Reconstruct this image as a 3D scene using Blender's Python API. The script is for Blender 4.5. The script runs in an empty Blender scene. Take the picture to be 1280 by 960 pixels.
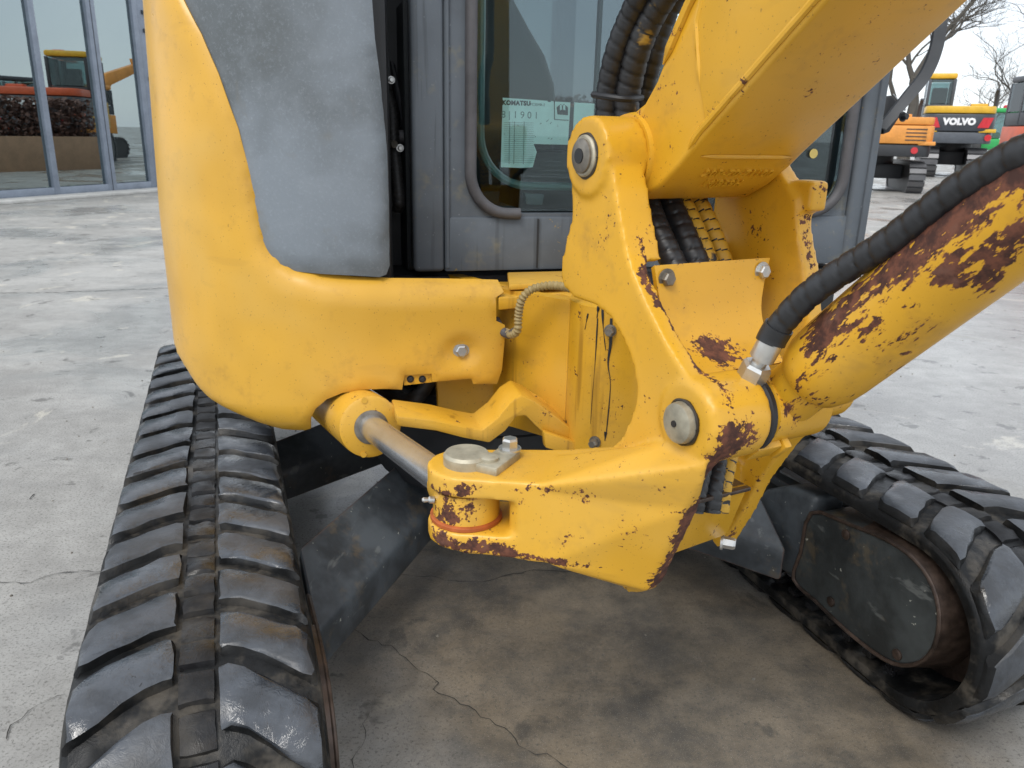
import bpy, bmesh, math, random
from math import sin, cos, tan, pi, radians, sqrt, atan2
from mathutils import Vector, Matrix, noise
from mathutils.geometry import delaunay_2d_cdt
random.seed(7)
V = Vector
scene = bpy.context.scene
COL = scene.collection
# ------------------------------------------------------------------ camera
FPX, PITCH, ROLL, HC = 985.0, radians(17.58), radians(1.3), 1.07
_fw = V((0, cos(PITCH), -sin(PITCH)))
_rt0, _up0 = V((1, 0, 0)), V((0, sin(PITCH), cos(PITCH)))
_rt = cos(ROLL) * _rt0 + sin(ROLL) * _up0
_up = cos(ROLL) * _up0 - sin(ROLL) * _rt0
CAM = V((0, 0, HC))
cd = bpy.data.cameras.new('camera')
cam = bpy.data.objects.new('camera', cd)
COL.objects.link(cam)
cd.sensor_fit = 'HORIZONTAL'; cd.sensor_width = 36; cd.lens = 36 * FPX / 1280
cd.clip_start = 0.02; cd.clip_end = 2000
cam.matrix_world = Matrix(((_rt.x, _up.x, -_fw.x, 0), (_rt.y, _up.y, -_fw.y, 0), (_rt.z, _up.z, -_fw.z, HC), (0, 0, 0, 1)))
cd.dof.use_dof = True; cd.dof.focus_distance = 1.15; cd.dof.aperture_fstop = 16
scene.camera = cam
_c = scene.cycles; _c.max_bounces = 6; _c.diffuse_bounces = 3; _c.glossy_bounces = 3; _c.transmission_bounces = 4; _c.transparent_max_bounces = 8
# ------------------------------------------------------------------ light
world = bpy.data.worlds.new('World'); scene.world = world; world.use_nodes = True
wn = world.node_tree; wn.nodes.clear()
wo = wn.nodes.new('ShaderNodeOutputWorld'); bg = wn.nodes.new('ShaderNodeBackground')
sky = wn.nodes.new('ShaderNodeTexSky'); sky.sky_type = 'NISHITA'; sky.sun_disc = False
SUN_EL, SUN_AZ = radians(52), radians(205)
sky.sun_elevation = SUN_EL; sky.sun_rotation = SUN_AZ
mx = wn.nodes.new('ShaderNodeMix'); mx.data_type = 'RGBA'
mx.inputs[0].default_value = 0.8
wn.links.new(sky.outputs[0], mx.inputs[6])
_tc = wn.nodes.new('ShaderNodeTexCoord'); _cn = wn.nodes.new('ShaderNodeTexNoise'); _cn.inputs['Scale'].default_value = 4.5; _cn.inputs['Detail'].default_value = 5; _cn.inputs['Distortion'].default_value = .4
_cm = wn.nodes.new('ShaderNodeMix'); _cm.data_type = 'RGBA'; _cm.inputs[6].default_value = (5.6, 6.0, 6.6, 1); _cm.inputs[7].default_value = (8.6, 8.9, 9.2, 1)   # overcast cloud layer
wn.links.new(_tc.outputs['Generated'], _cn.inputs['Vector']); wn.links.new(_cn.outputs[0], _cm.inputs[0]); wn.links.new(_cm.outputs[2], mx.inputs[7])
wn.links.new(mx.outputs[2], bg.inputs[0]); bg.inputs[1].default_value = 0.11
wn.links.new(bg.outputs[0], wo.inputs[0])
sl = bpy.data.lights.new('sun', 'SUN'); sl.energy = 1.2; sl.angle = radians(25); sl.color = (1, .97, .92)
sun = bpy.data.objects.new('sun', sl); COL.objects.link(sun)
sd = V((sin(SUN_AZ) * cos(SUN_EL), cos(SUN_AZ) * cos(SUN_EL), sin(SUN_EL)))
sun.rotation_euler = sd.to_track_quat('Z', 'Y').to_euler()
scene.view_settings.view_transform = 'Standard'; scene.view_settings.look = 'None'
scene.view_settings.exposure = 0.74; scene.view_settings.gamma = 1

# ------------------------------------------------------------------ measuring helpers
def ray(x, y): return _fw + _rt * ((x - 640) / FPX) - _up * ((y - 480) / FPX)
def at(x, y, Z): return CAM + ray(x, y) * Z
def atz(x, y, z):
    d = ray(x, y); return CAM + d * ((z - HC) / d.z)
def atpl(x, y, p, n):
    d = ray(x, y); return CAM + d * ((p - CAM).dot(n) / d.dot(n))
ZU = V((0, 0, 1))
def frame2(deg): t = radians(deg); return V((cos(t), sin(t), 0)), V((-sin(t), cos(t), 0))
TE, TD = frame2(20)         # undercarriage: lateral, rearward
UU, UR = frame2(15)         # upper structure: lateral, rearward
BA, _b = frame2(28); BF_ = -_b   # swing bracket: lateral, forward
BP = at(737, 195, 1.02)     # boom foot pin, outer end
def TF(e, d, z): return TE * e + TD * d + ZU * z
def UF(u, r, z): return UU * u + UR * r + ZU * z
def BF(s, w, z): return BP + BF_ * s + BA * w + ZU * z
def bl(x, y, w=0.0):
    q = atpl(x, y, BP + BA * w, BA) - BP; return (q.dot(BF_), q.z)
def ur(x, y, R):
    q = atpl(x, y, UR * R, UR); return (q.dot(UU), q.z)

# ------------------------------------------------------------------ mesh helpers
ROOTS = {}
def link(o, parent=None):
    COL.objects.link(o)
    if parent is not None:
        o.parent = parent
        m = Matrix.Identity(4); p = parent
        o.matrix_parent_inverse = WM(parent).inverted()
    return o
_wm = {}
def WM(o): return _wm.get(o.name, Matrix.Identity(4))
def empty(name, loc, label=None, cat=None, group=None, rz=0.0):
    o = bpy.data.objects.new(name, None); COL.objects.link(o); o.location = loc; o.rotation_euler = (0, 0, rz)
    o.empty_display_size = .1
    _wm[o.name] = Matrix.Translation(loc) @ Matrix.Rotation(rz, 4, 'Z')
    tag(o, label, cat, group); return o
def tag(o, label=None, cat=None, group=None, kind=None):
    if label: o['label'] = label
    if cat: o['category'] = cat
    if group: o['group'] = group
    if kind: o['kind'] = kind
    return o
def mk(name, verts, faces, mat, parent=None, sharp=35, bevel=0, seg=2, smooth=True, bang=30, world=True):
    me = bpy.data.meshes.new(name)
    bm = bmesh.new()
    vs = [bm.verts.new(v) for v in verts]
    for f in faces:
        try: bm.faces.new([vs[i] for i in f])
        except ValueError: pass
    bmesh.ops.recalc_face_normals(bm, faces=bm.faces)
    if bevel:
        bm.normal_update()
        ed = [e for e in bm.edges if len(e.link_faces) == 2 and e.calc_face_angle(0) > radians(bang)]
        bmesh.ops.bevel(bm, geom=ed, offset=bevel, segments=seg, affect='EDGES', profile=.5, clamp_overlap=True)
    bm.to_mesh(me); bm.free()
    if smooth:
        me.polygons.foreach_set('use_smooth', [True] * len(me.polygons))
        me.set_sharp_from_angle(angle=radians(sharp))
    o = bpy.data.objects.new(name, me)
    for m in (mat if isinstance(mat, (list, tuple)) else [mat]): me.materials.append(m)
    if parent is not None and not world:
        COL.objects.link(o); o.parent = parent
    else: link(o, parent)
    return o
class MB:
    """collects shapes into one mesh"""
    def __init__(s): s.v = []; s.f = []
    def add(s, vf):
        n = len(s.v); s.v += [V(p) for p in vf[0]]; s.f += [tuple(i + n for i in f) for f in vf[1]]; return s
    def build(s, name, mat, parent=None, **k): return mk(name, s.v, s.f, mat, parent, **k)
def g_hex(p):   # 8 points: bottom loop, top loop
    return p, [(3, 2, 1, 0), (4, 5, 6, 7), (0, 1, 5, 4), (1, 2, 6, 5), (2, 3, 7, 6), (3, 0, 4, 7)]
def g_box(c, X, Y, Z, hx, hy, hz):
    c = V(c); X = V(X) * hx; Y = V(Y) * hy; Z = V(Z) * hz
    return g_hex([c - X - Y - Z, c + X - Y - Z, c + X + Y - Z, c - X + Y - Z, c - X - Y + Z, c + X - Y + Z, c + X + Y + Z, c - X + Y + Z])
def g_abox(x0, x1, y0, y1, z0, z1):
    return g_hex([V(p) for p in ((x0, y0, z0), (x1, y0, z0), (x1, y1, z0), (x0, y1, z0), (x0, y0, z1), (x1, y0, z1), (x1, y1, z1), (x0, y1, z1))])
def g_prism(poly, vec):
    n = len(poly); v = [V(p) for p in poly] + [V(p) + V(vec) for p in poly]
    return v, [tuple(range(n))[::-1], tuple(range(n, 2 * n))] + [(i, (i + 1) % n, n + (i + 1) % n, n + i) for i in range(n)]
def perp(d):
    d = d.normalized(); a = V((0, 0, 1)) if abs(d.z) < .9 else V((1, 0, 0))
    x = a.cross(d).normalized(); return x, d.cross(x)
def g_lathe(p, d, prof, seg=32, closed=False):
    """prof: (t, r) along unit axis d"""
    d = V(d).normalized(); x, y = perp(d); p = V(p); v = []; f = []
    for t, r in prof:
        for i in range(seg):
            a = 2 * pi * i / seg; v.append(p + d * t + x * (r * cos(a)) + y * (r * sin(a)))
    for k in range(len(prof) - 1):
        for i in range(seg):
            j = (i + 1) % seg; f.append((k * seg + i, k * seg + j, (k + 1) * seg + j, (k + 1) * seg + i))
    f.append(tuple(range(seg))[::-1]); f.append(tuple(range((len(prof) - 1) * seg, len(prof) * seg)))
    return v, f
def g_cyl(p0, p1, r, seg=24, ch=0.0, r1=None):
    p0 = V(p0); p1 = V(p1); L = (p1 - p0).length; r1 = r if r1 is None else r1
    pr = [(0, r - ch), (ch, r), (L - ch, r1), (L, r1 - ch)] if ch else [(0, r), (L, r1)]
    return g_lathe(p0, p1 - p0, pr, seg)
def g_bolt(p, d, r=.011, h=.009):
    """hex head on a washer"""
    d = V(d).normalized(); m = MB()
    m.add(g_lathe(p, d, [(0, r * 1.35), (h * .2, r * 1.35)], 20))
    m.add(g_lathe(V(p) + d * h * .2, d, [(0, r), (h * .8, r), (h, r * .8)], 6)); return m.v, m.f
def catmull(pts, n):
    P = [V(p) for p in pts]; P = [P[0] * 2 - P[1]] + P + [P[-1] * 2 - P[-2]]; out = []
    for i in range(1, len(P) - 2):
        a, b, c, d = P[i - 1:i + 3]
        for k in range(n):
            t = k / n
            out.append(.5 * ((2 * b) + (c - a) * t + (2 * a - 5 * b + 4 * c - d) * t * t + (3 * b - a - 3 * c + d) * t ** 3))
    out.append(P[-2]); return out
def resample(pts, h):
    out = [pts[0]]; acc = 0.0
    for a, b in zip(pts, pts[1:]):
        L = (b - a).length; t = h - acc
        while t < L:
            out.append(a.lerp(b, t / L)); t += h
        acc = (acc + L) % h if L + acc >= h else acc + L
    if (out[-1] - pts[-1]).length > h * .3: out.append(pts[-1])
    return out
def g_tube(path, r, seg=10, radfn=None, cap=True):
    n = len(path); v = []; f = []; x = None; L = 0
    for i, p in enumerate(path):
        d = (path[min(i + 1, n - 1)] - path[max(i - 1, 0)]).normalized()
        if x is None: x, y = perp(d)
        else: x = (x - d * x.dot(d)).normalized(); y = d.cross(x)
        if i: L += (p - path[i - 1]).length
        for k in range(seg):
            a = 2 * pi * k / seg; q = radfn(L, a) if radfn else (r(i / (n - 1)) if callable(r) else r)
            v.append(p + x * (q * cos(a)) + y * (q * sin(a)))
    for i in range(n - 1):
        for k in range(seg):
            j = (k + 1) % seg; f.append((i * seg + k, i * seg + j, (i + 1) * seg + j, (i + 1) * seg + k))
    if cap: f.append(tuple(range(seg))[::-1]); f.append(tuple(range((n - 1) * seg, n * seg)))
    return v, f
def spiral_hose(name, pts, r, pitch, mat, parent, groove=.10, seg=22):
    path = resample(catmull(pts, 24), pitch / 7)
    def rf(L, a):
        q = (L / pitch + a / (2 * pi)) % 1.0
        return r * (1 - groove * math.exp(-((q - .5) / .085) ** 2) + .025 * (q - .5))
    vv, ff = g_tube(path, r, seg, rf); o = mk(name, vv, ff, [mat, M['hose']], parent, sharp=60)
    if mat.name != M['hose'].name:
        for k, pl_ in enumerate(o.data.polygons):
            if k < (len(path) - 1) * seg:
                q = (((k // seg) + .5) * pitch / 7 / pitch + ((k % seg) + .5) / seg) % 1.0
                if abs(q - .5) < .075: pl_.material_index = 1
    return o
def seg_dist(p, a, b):
    ab = b - a; L = ab.length_squared; t = 0 if L == 0 else max(0, min(1, (p - a).dot(ab) / L))
    return (p - a - ab * t).length
def inside(p, poly):
    c = False; n = len(poly)
    for i in range(n):
        a, b = poly[i], poly[i - 1]
        if (a.y > p.y) != (b.y > p.y) and p.x < (b.x - a.x) * (p.y - a.y) / (b.y - a.y) + a.x: c = not c
    return c
def densify(poly, h, closed=True):
    out = []; n = len(poly)
    for i in range(n if closed else n - 1):
        a, b = V(poly[i]).to_2d(), V(poly[(i + 1) % n]).to_2d(); k = max(1, int((b - a).length / h + .5))
        out += [a.lerp(b, j / k) for j in range(k)]
    return out
def smooth_poly(pts, n=5):
    P = [V((*p, 0)) if len(p) == 2 else V(p) for p in pts]; m = len(P); out = []
    for i in range(m):
        a, b, c, d = P[i - 1], P[i], P[(i + 1) % m], P[(i + 2) % m]
        for k in range(n):
            t = k / n
            q = .5 * ((2 * b) + (c - a) * t + (2 * a - 5 * b + 4 * c - d) * t * t + (3 * b - a - 3 * c + d) * t ** 3)
            out.append((q.x, q.y))
    return out
def sheet(name, outline, mapf, h, thick, mat, parent, rim=0.0, rimdepth=0.0, sharp=50):
    """outline in a 2-D domain; mapf(x, y, edge_distance) -> world point; sheet thickened towards its back"""
    B = densify(outline, h); nb = len(B)
    xs = [p.x for p in B]; ys = [p.y for p in B]; pts = list(B)
    y = min(ys) + h * .5; row = 0
    step = 1
    while y < max(ys):
        x = min(xs) + (h * .5 if row % 2 else 0)
        while x < max(xs):
            p = V((x, y))
            if inside(p, B) and min(seg_dist(p, B[i - 1], B[i]) for i in range(0, nb)) > h * .45: pts.append(p)
            x += h
        y += h * .87; row += 1
    r = delaunay_2d_cdt(pts, [(i, (i + 1) % nb) for i in range(nb)], [], 1, 1e-6)
    vv, ff = r[0], r[2]
    dist = [min(seg_dist(p, B[i - 1], B[i]) for i in range(nb)) for p in vv]
    W = [mapf(p.x, p.y, dd) for p, dd in zip(vv, dist)]
    N = [V((0, 0, 0)) for _ in W]
    for t in ff:
        nn = (W[t[1]] - W[t[0]]).cross(W[t[2]] - W[t[0]])
        for i in t: N[i] += nn
    tot = V((0, 0, 0))
    for nn in N: tot += nn
    c = sum(W, V((0, 0, 0))) / len(W)
    sg = 1 if tot.dot(CAM - c) > 0 else -1
    N = [(nn * sg).normalized() if nn.length > 0 else V((0, 0, 1)) for nn in N]
    if rim:
        for i, dd in enumerate(dist):
            if dd < rim:
                t = 1 - dd / rim; W[i] = W[i] - N[i] * rimdepth * (1 - sqrt(max(0, 1 - t * t)))
    nv = len(W); verts = W + [w - nn * thick for w, nn in zip(W, N)]
    faces = [tuple(t) for t in ff] + [tuple(i + nv for i in t[::-1]) for t in ff]
    cnt = {}
    for t in ff:
        for i in range(3):
            a, b = t[i], t[(i + 1) % 3]; cnt[(a, b)] = 1
    for a, b in list(cnt):
        if (b, a) not in cnt: faces.append((a, b, b + nv, a + nv))
    return mk(name, verts, faces, mat, parent, sharp=sharp)
def casting(name, shapes, mat, parent, voxel=.004, it=6, fac=.5):
    """fuse overlapping solids into one rounded casting"""
    m = MB()
    for s in shapes: m.add(s)
    o = m.build(name + '_raw', mat, None, smooth=False)
    r = o.modifiers.new('r', 'REMESH'); r.mode = 'VOXEL'; r.voxel_size = voxel; r.use_smooth_shade = True
    s = o.modifiers.new('s', 'SMOOTH'); s.factor = fac; s.iterations = it
    dg = bpy.context.evaluated_depsgraph_get(); dg.update()
    me = bpy.data.meshes.new_from_object(o.evaluated_get(dg)); me.name = name
    bpy.data.objects.remove(o, do_unlink=True)
    me.polygons.foreach_set('use_smooth', [True] * len(me.polygons))
    if not me.materials: me.materials.append(mat)
    return link(bpy.data.objects.new(name, me), parent)
def g_hull(pts):
    bm = bmesh.new()
    for p in pts: bm.verts.new(V(p))
    r = bmesh.ops.convex_hull(bm, input=bm.verts)
    bmesh.ops.delete(bm, geom=[v for v in bm.verts if not v.link_faces], context='VERTS')
    bm.verts.index_update(); v = [p.co.copy() for p in bm.verts]; f = [tuple(q.index for q in fc.verts) for fc in bm.faces]; bm.free(); return v, f
def g_text(txt, size, origin, X, Y, depth=.001, spacing=1.0, bold=0.0, shear=0):
    cu = bpy.data.curves.new('t', 'FONT'); cu.body = txt; cu.size = size; cu.extrude = depth; cu.align_x = 'CENTER'; cu.align_y = 'CENTER'
    cu.space_character = spacing; cu.offset = bold; cu.shear = shear; cu.resolution_u = 3
    o = bpy.data.objects.new('t', cu); COL.objects.link(o)
    dg = bpy.context.evaluated_depsgraph_get(); dg.update()
    me = bpy.data.meshes.new_from_object(o.evaluated_get(dg))
    X = V(X).normalized(); Y = V(Y).normalized(); Z = X.cross(Y)
    v = [V(origin) + X * p.co.x + Y * p.co.y + Z * p.co.z for p in me.vertices]; f = [tuple(p.vertices) for p in me.polygons]
    bpy.data.objects.remove(o, do_unlink=True); bpy.data.curves.remove(cu); bpy.data.meshes.remove(me)
    return v, f

# ------------------------------------------------------------------ materials
class NT:
    def __init__(s, name):
        s.m = bpy.data.materials.new(name); s.m.use_nodes = True; s.t = s.m.node_tree; s.t.nodes.clear()
        s.out = s.n('OutputMaterial'); s.b = s.n('BsdfPrincipled'); s.l(s.b.outputs[0], s.out.inputs[0])
        s.pos = s.n('NewGeometry').outputs['Position']
    def n(s, k): return s.t.nodes.new('ShaderNode' + k)
    def l(s, a, b): s.t.links.new(a, b)
    def put(s, sock, v):
        if hasattr(v, 'is_linked') or isinstance(v, bpy.types.NodeSocket): s.l(v, sock)
        elif isinstance(v, (tuple, list)) and len(v) == 3 and sock.type == 'RGBA': sock.default_value = (*v, 1)
        else: sock.default_value = v
    def math(s, op, a, b=0.0, c=None, clamp=False):
        n = s.n('Math'); n.operation = op; n.use_clamp = clamp; s.put(n.inputs[0], a); s.put(n.inputs[1], b)
        if c is not None: s.put(n.inputs[2], c)
        return n.outputs[0]
    def vmul(s, v, k):
        n = s.n('VectorMath'); n.operation = 'MULTIPLY'; s.l(v, n.inputs[0]); n.inputs[1].default_value = k; return n.outputs[0]
    def noise(s, scale, detail=4, rough=.55, dist=0, vec=None, stretch=None):
        n = s.n('TexNoise'); v = vec or s.pos
        if stretch: v = s.vmul(v, stretch)
        s.l(v, n.inputs['Vector']); n.inputs['Scale'].default_value = scale; n.inputs['Detail'].default_value = min(detail, 4)
        n.inputs['Roughness'].default_value = rough; n.inputs['Distortion'].default_value = dist
        return n.outputs[0]
    def ramp(s, x, lo, hi, a=0.0, b=1.0, smooth=True):
        n = s.n('MapRange'); n.interpolation_type = 'SMOOTHSTEP' if smooth else 'LINEAR'; s.put(n.inputs[0], x)
        s.put(n.inputs[1], lo); s.put(n.inputs[2], hi); n.inputs[3].default_value = a; n.inputs[4].default_value = b
        return n.outputs[0]
    def mix(s, f, a, b):
        n = s.n('Mix'); n.data_type = 'RGBA'; s.put(n.inputs[0], f); s.put(n.inputs[6], a); s.put(n.inputs[7], b); return n.outputs[2]
    def mixf(s, f, a, b):
        n = s.n('Mix'); s.put(n.inputs[0], f); s.put(n.inputs[2], a); s.put(n.inputs[3], b); return n.outputs[0]
    def near(s, c, r, stretch=None):
        """1 at c falling to 0 at radius r: where a patch of wear sits"""
        n = s.n('VectorMath'); n.operation = 'DISTANCE'; s.l(s.pos, n.inputs[0]); n.inputs[1].default_value = c
        return s.ramp(n.outputs['Value'], r, 0.0)
    def line(s, a, b, r):
        """1 along a segment falling to 0 at radius r"""
        a = V(a); b = V(b); ab = b - a
        d = s.n('VectorMath'); d.operation = 'SUBTRACT'; s.l(s.pos, d.inputs[0]); d.inputs[1].default_value = a
        q = s.n('VectorMath'); q.operation = 'DOT_PRODUCT'; s.l(d.outputs[0], q.inputs[0]); q.inputs[1].default_value = ab / ab.length_squared
        t = s.math('ADD', q.outputs['Value'], 0, clamp=True)
        w = s.n('VectorMath'); w.operation = 'SCALE'; w.inputs[0].default_value = ab; s.l(t, w.inputs['Scale'])
        e = s.n('VectorMath'); e.operation = 'DISTANCE'; s.l(d.outputs[0], e.inputs[0]); s.l(w.outputs[0], e.inputs[1])
        return s.ramp(e.outputs['Value'], r, 0.0)
    def bump(s, h, strength=.3, dist=.002, normal=None):
        n = s.n('Bump'); n.inputs['Strength'].default_value = strength; n.inputs['Distance'].default_value = dist; s.l(h, n.inputs['Height'])
        if normal: s.l(normal, n.inputs['Normal'])
        return n.outputs[0]
    def edge(s, r=.004):
        """convex edges, where paint rubs off first"""
        b = s.n('Bevel'); b.samples = 4; b.inputs[0].default_value = r; g = s.n('NewGeometry')
        d = s.n('VectorMath'); d.operation = 'DOT_PRODUCT'; s.l(b.outputs[0], d.inputs[0]); s.l(g.outputs['Normal'], d.inputs[1])
        return s.math('SUBTRACT', 1.0, d.outputs['Value'])
    def fin(s, col, rough=.5, metal=0.0, nrm=None, spec=None, coat=None):
        s.put(s.b.inputs['Base Color'], col); s.put(s.b.inputs['Roughness'], rough); s.put(s.b.inputs['Metallic'], metal)
        if nrm: s.l(nrm, s.b.inputs['Normal'])
        if spec is not None: s.b.inputs['Specular IOR Level'].default_value = spec
        if coat is not None: s.b.inputs['Coat Weight'].default_value = coat; s.b.inputs['Coat Roughness'].default_value = .15
        return s.m
    def add(s, *a):
        r = a[0]
        for q in a[1:]: r = s.math('ADD', r, q)
        return r
def plain(name, col, rough=.5, metal=0.0, var=.15, scale=30, bump=.1, spec=None):
    t = NT(name); n = t.noise(scale, 5); m = t.noise(scale * .15, 3)
    k = t.ramp(t.math('MULTIPLY_ADD', m, .6, t.math('MULTIPLY', n, .4)), .3, .7)
    c = t.mix(k, tuple(x * (1 - var) for x in col), tuple(min(1, x * (1 + var)) for x in col))
    return t.fin(c, t.mixf(n, rough * .8, min(1, rough * 1.2)), metal, t.bump(n, bump, .002) if bump else None, spec)
YEL = (.66, .348, .022)
def yellow(name, chips=.0, edges=0.0, masks=(), col=YEL, lumpy=.25, streaks=0.0, heavy=False, rough=.34, axis=None):
    """hand-sprayed yellow paint with chips down to rusty brown steel"""
    t = NT(name)
    big = t.noise(5, 2); mid = t.noise(30, 3)
    c = t.mix(t.ramp(big, .3, .7), tuple(x * .90 for x in col), tuple(min(1, x * 1.06) for x in col))
    c = t.mix(t.ramp(t.noise(11, 4, .75), .52, .76, 0, .40), c, (.33, .175, .035))
    c = t.mix(t.ramp(t.noise(260, 1, .5), .70, .76, 0, .5), c, (.16, .07, .015))
    c = t.mix(t.ramp(t.noise(22, 2, .5, .2, None, (.12, .5, 1)), .63, .68, 0, .10), c, (.30, .16, .03))
    c = t.mix(t.ramp(t.noise(2.6, 3, .6), .48, .68, 0, .22), c, (.62, .44, .16))
    if streaks:
        c = t.mix(t.ramp(t.noise(30, 3, .6, 0, None, (1, 1, .07)), .60, .72, 0, streaks), c, (.22, .10, .015))
    hgt = t.math('MULTIPLY', mid, lumpy); ro = t.mixf(mid, rough * .75, rough * 1.35)
    if chips or edges or masks:
        vv = None
        if axis:
            dp = t.n('VectorMath'); dp.operation = 'DOT_PRODUCT'; t.l(t.pos, dp.inputs[0]); dp.inputs[1].default_value = axis
            sc2 = t.n('VectorMath'); sc2.operation = 'SCALE'; sc2.inputs[0].default_value = V(axis) * -.62; t.l(dp.outputs['Value'], sc2.inputs['Scale'])
            ad = t.n('VectorMath'); t.l(t.pos, ad.inputs[0]); t.l(sc2.outputs[0], ad.inputs[1]); vv = ad.outputs[0]
        lev = t.math('MULTIPLY_ADD', t.noise(38 if axis else 26, 4, .66, .15, vv), .52, t.math('MULTIPLY', t.noise(150, 3, .66, 0, vv), .48))
        boost = t.math('MULTIPLY', t.ramp(big, .45, .7), chips * .12)
        if edges:
            e = t.ramp(t.edge(.006), .02, .22); boost = t.add(boost, t.math('MULTIPLY', e, edges * .20))
        for mk_ in masks:
            q = t.near(mk_[0], mk_[1]) if len(mk_) == 3 else t.line(mk_[0], mk_[1], mk_[2])
            boost = t.add(boost, t.math('MULTIPLY', q, mk_[-1] * .30))
        lv = t.math('ADD', lev, boost)
        chip = t.ramp(lv, .628, .640); rim = t.ramp(lv, .606, .628, 0, .5)
        rc = t.mix(t.ramp(t.noise(60, 3, .7), .35, .65), (.048, .017, .011), (.15, .052, .028))
        rc = t.mix(t.ramp(mid, .58, .72, 0, .35), rc, (.10, .075, .062))
        c = t.mix(rim, c, (.35, .13, .02)); c = t.mix(chip, c, rc)
        ro = t.mixf(chip, ro, .72)
    return t.fin(c, ro, 0, t.bump(hgt, .45, .004), .45)

def m_ground():
    t = NT('concrete'); p = t.pos
    a = t.noise(.55, 6, .6, .5); b = t.noise(2.6, 6, .62, .3); c = t.noise(14, 6, .65); f = t.noise(150, 3, .75); g = t.noise(700, 2, .6)
    streak = t.noise(1.0, 5, .6, .4, None, (.9, 5.5, 1))
    lev = t.add(t.math('MULTIPLY', a, .40), t.math('MULTIPLY', b, .35), t.math('MULTIPLY', c, .25))
    col = t.mix(t.ramp(lev, .36, .64), (.245, .238, .222), (.40, .392, .368))
    col = t.mix(t.math('MULTIPLY', t.ramp(streak, .5, .72), .35), col, (.21, .205, .195))
    # pale lime blooms and dark damp patches
    col = t.mix(t.math('MULTIPLY', t.ramp(t.noise(1.7, 5, .6, 1.2), .60, .66), .5), col, (.60, .56, .47))
    soil = t.add(t.near(tuple(TF(.62, 1.6, 0)), 1.05), t.near(tuple(TF(.85, .9, 0)), .8))
    sm = t.ramp(t.math('MULTIPLY_ADD', t.noise(2.2, 7, .6, .2), .6, t.math('MULTIPLY', soil, .70)), .42, .86)
    col = t.mix(t.math('MULTIPLY', sm, .88), col, t.mix(t.ramp(t.noise(5, 7, .75), .25, .72), (.034, .027, .019), (.185, .143, .092)))
    spots = t.ramp(t.noise(6.5, 4, .7, .4), .60, .67)
    col = t.mix(t.math('MULTIPLY', spots, .60), col, (.05, .047, .042))
    col = t.mix(t.ramp(f, .50, .70, 0, .8), col, (.07, .065, .056))
    col = t.mix(t.ramp(g, .62, .72, 0, .6), col, (.66, .63, .56))
    wet = t.ramp(t.math('ADD', t.noise(.8, 5, .6, .6), t.math('MULTIPLY', t.near((3.2, 4.4, 0), 3.4), .28)), .42, .62)
    ro = t.mixf(wet, .78, .17)
    ro = t.mixf(t.math('MULTIPLY', sm, .8), ro, t.mixf(t.ramp(t.noise(3.5, 3), .4, .6), .34, .7))
    h = t.add(t.math('MULTIPLY', f, .3), t.math('MULTIPLY', t.noise(9, 2, .5, .3, None, (.6, 3, 1)), .6))
    return t.fin(col, ro, 0, t.bump(h, .35, .004), .5)
M = {}
M['ground'] = m_ground()
M['crack'] = plain('crack_dark', (.035, .032, .028), .9)
def m_rubber(name, wet, dust, tint=(.030, .034, .040), spec=.3):
    t = NT(name); a = t.noise(18, 5, .65); b = t.noise(90, 5, .7); cr = t.noise(50, 6, .75, 1.5)
    c = t.mix(t.ramp(a, .35, .65), tuple(x * .55 for x in tint), tuple(x * 1.35 for x in tint))
    c = t.mix(t.math('MULTIPLY', t.ramp(t.noise(11, 6, .7), .46, .66), dust), c, (.13, .112, .088))
    cut = t.ramp(t.noise(26, 5, .7, 2.0, None, (1, 1, 1)), .66, .72)
    c = t.mix(cut, c, (.008, .008, .009))
    ro = t.mixf(t.ramp(t.noise(7, 3), .42, .58), wet * .6, min(.8, wet + .25))
    h = cr
    return t.fin(c, ro, 0, t.bump(h, .4, .003), spec)
M['belt'] = m_rubber('rubber_belt', .6, .50, (.008, .0085, .009))
M['lug'] = m_rubber('rubber_tread', .24, .05, (.034, .039, .047), .8)
M['flank'] = m_rubber('rubber_flank', .5, .25, (.010, .0105, .011))  # lug sides: matte unworn rubber, darkened so their shade is in the colour
M['rib'] = m_rubber('rubber_rib', .35, .20, (.013, .013, .014))
M['hose'] = plain('hose_guard_black', (.018, .019, .021), .42, 0, .3, 60, .15)
def m_hose_over():
    t = NT('hose_guard_overspray'); n = t.noise(28, 5, .65, .4)
    c = t.mix(t.ramp(n, .36, .46), (.02, .02, .02), (.60, .34, .03)); return t.fin(c, .5, 0, t.bump(t.noise(120, 3), .15))
M['hose_yellow'] = m_hose_over()
def m_hose_part():
    t = NT('hose_guard_part_sprayed'); n = t.noise(17, 5, .6, .4)
    c = t.mix(t.ramp(n, .60, .72, 0, .7), (.02, .02, .021), (.5, .30, .04)); return t.fin(c, .45, 0, t.bump(t.noise(120, 3), .15))
M['hose_part'] = m_hose_part()
def m_greypaint(name, col, stain=.5, rough=.45):
    t = NT(name); a = t.noise(4, 4, .6); b = t.noise(120, 4, .7); s = t.noise(28, 5, .6, .2, None, (1, 1, .05))
    c = t.mix(t.ramp(a, .35, .65), tuple(x * .8 for x in col), tuple(x * 1.15 for x in col))
    c = t.mix(t.math('MULTIPLY', t.ramp(s, .55, .62), stain), c, tuple(x * .45 for x in col))
    c = t.mix(t.math('MULTIPLY', t.ramp(t.noise(9, 6, .7), .54, .7), .45), c, (.23, .20, .12))
    c = t.mix(t.ramp(b, .66, .74, 0, .5), c, (.42, .44, .45))
    c = t.mix(t.ramp(t.noise(30, 6, .7, .5), .68, .72, 0, .8), c, (.28, .19, .05))
    return t.fin(c, t.mixf(a, rough, rough + .2), 0, t.bump(b, .12, .002), .4)
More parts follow.
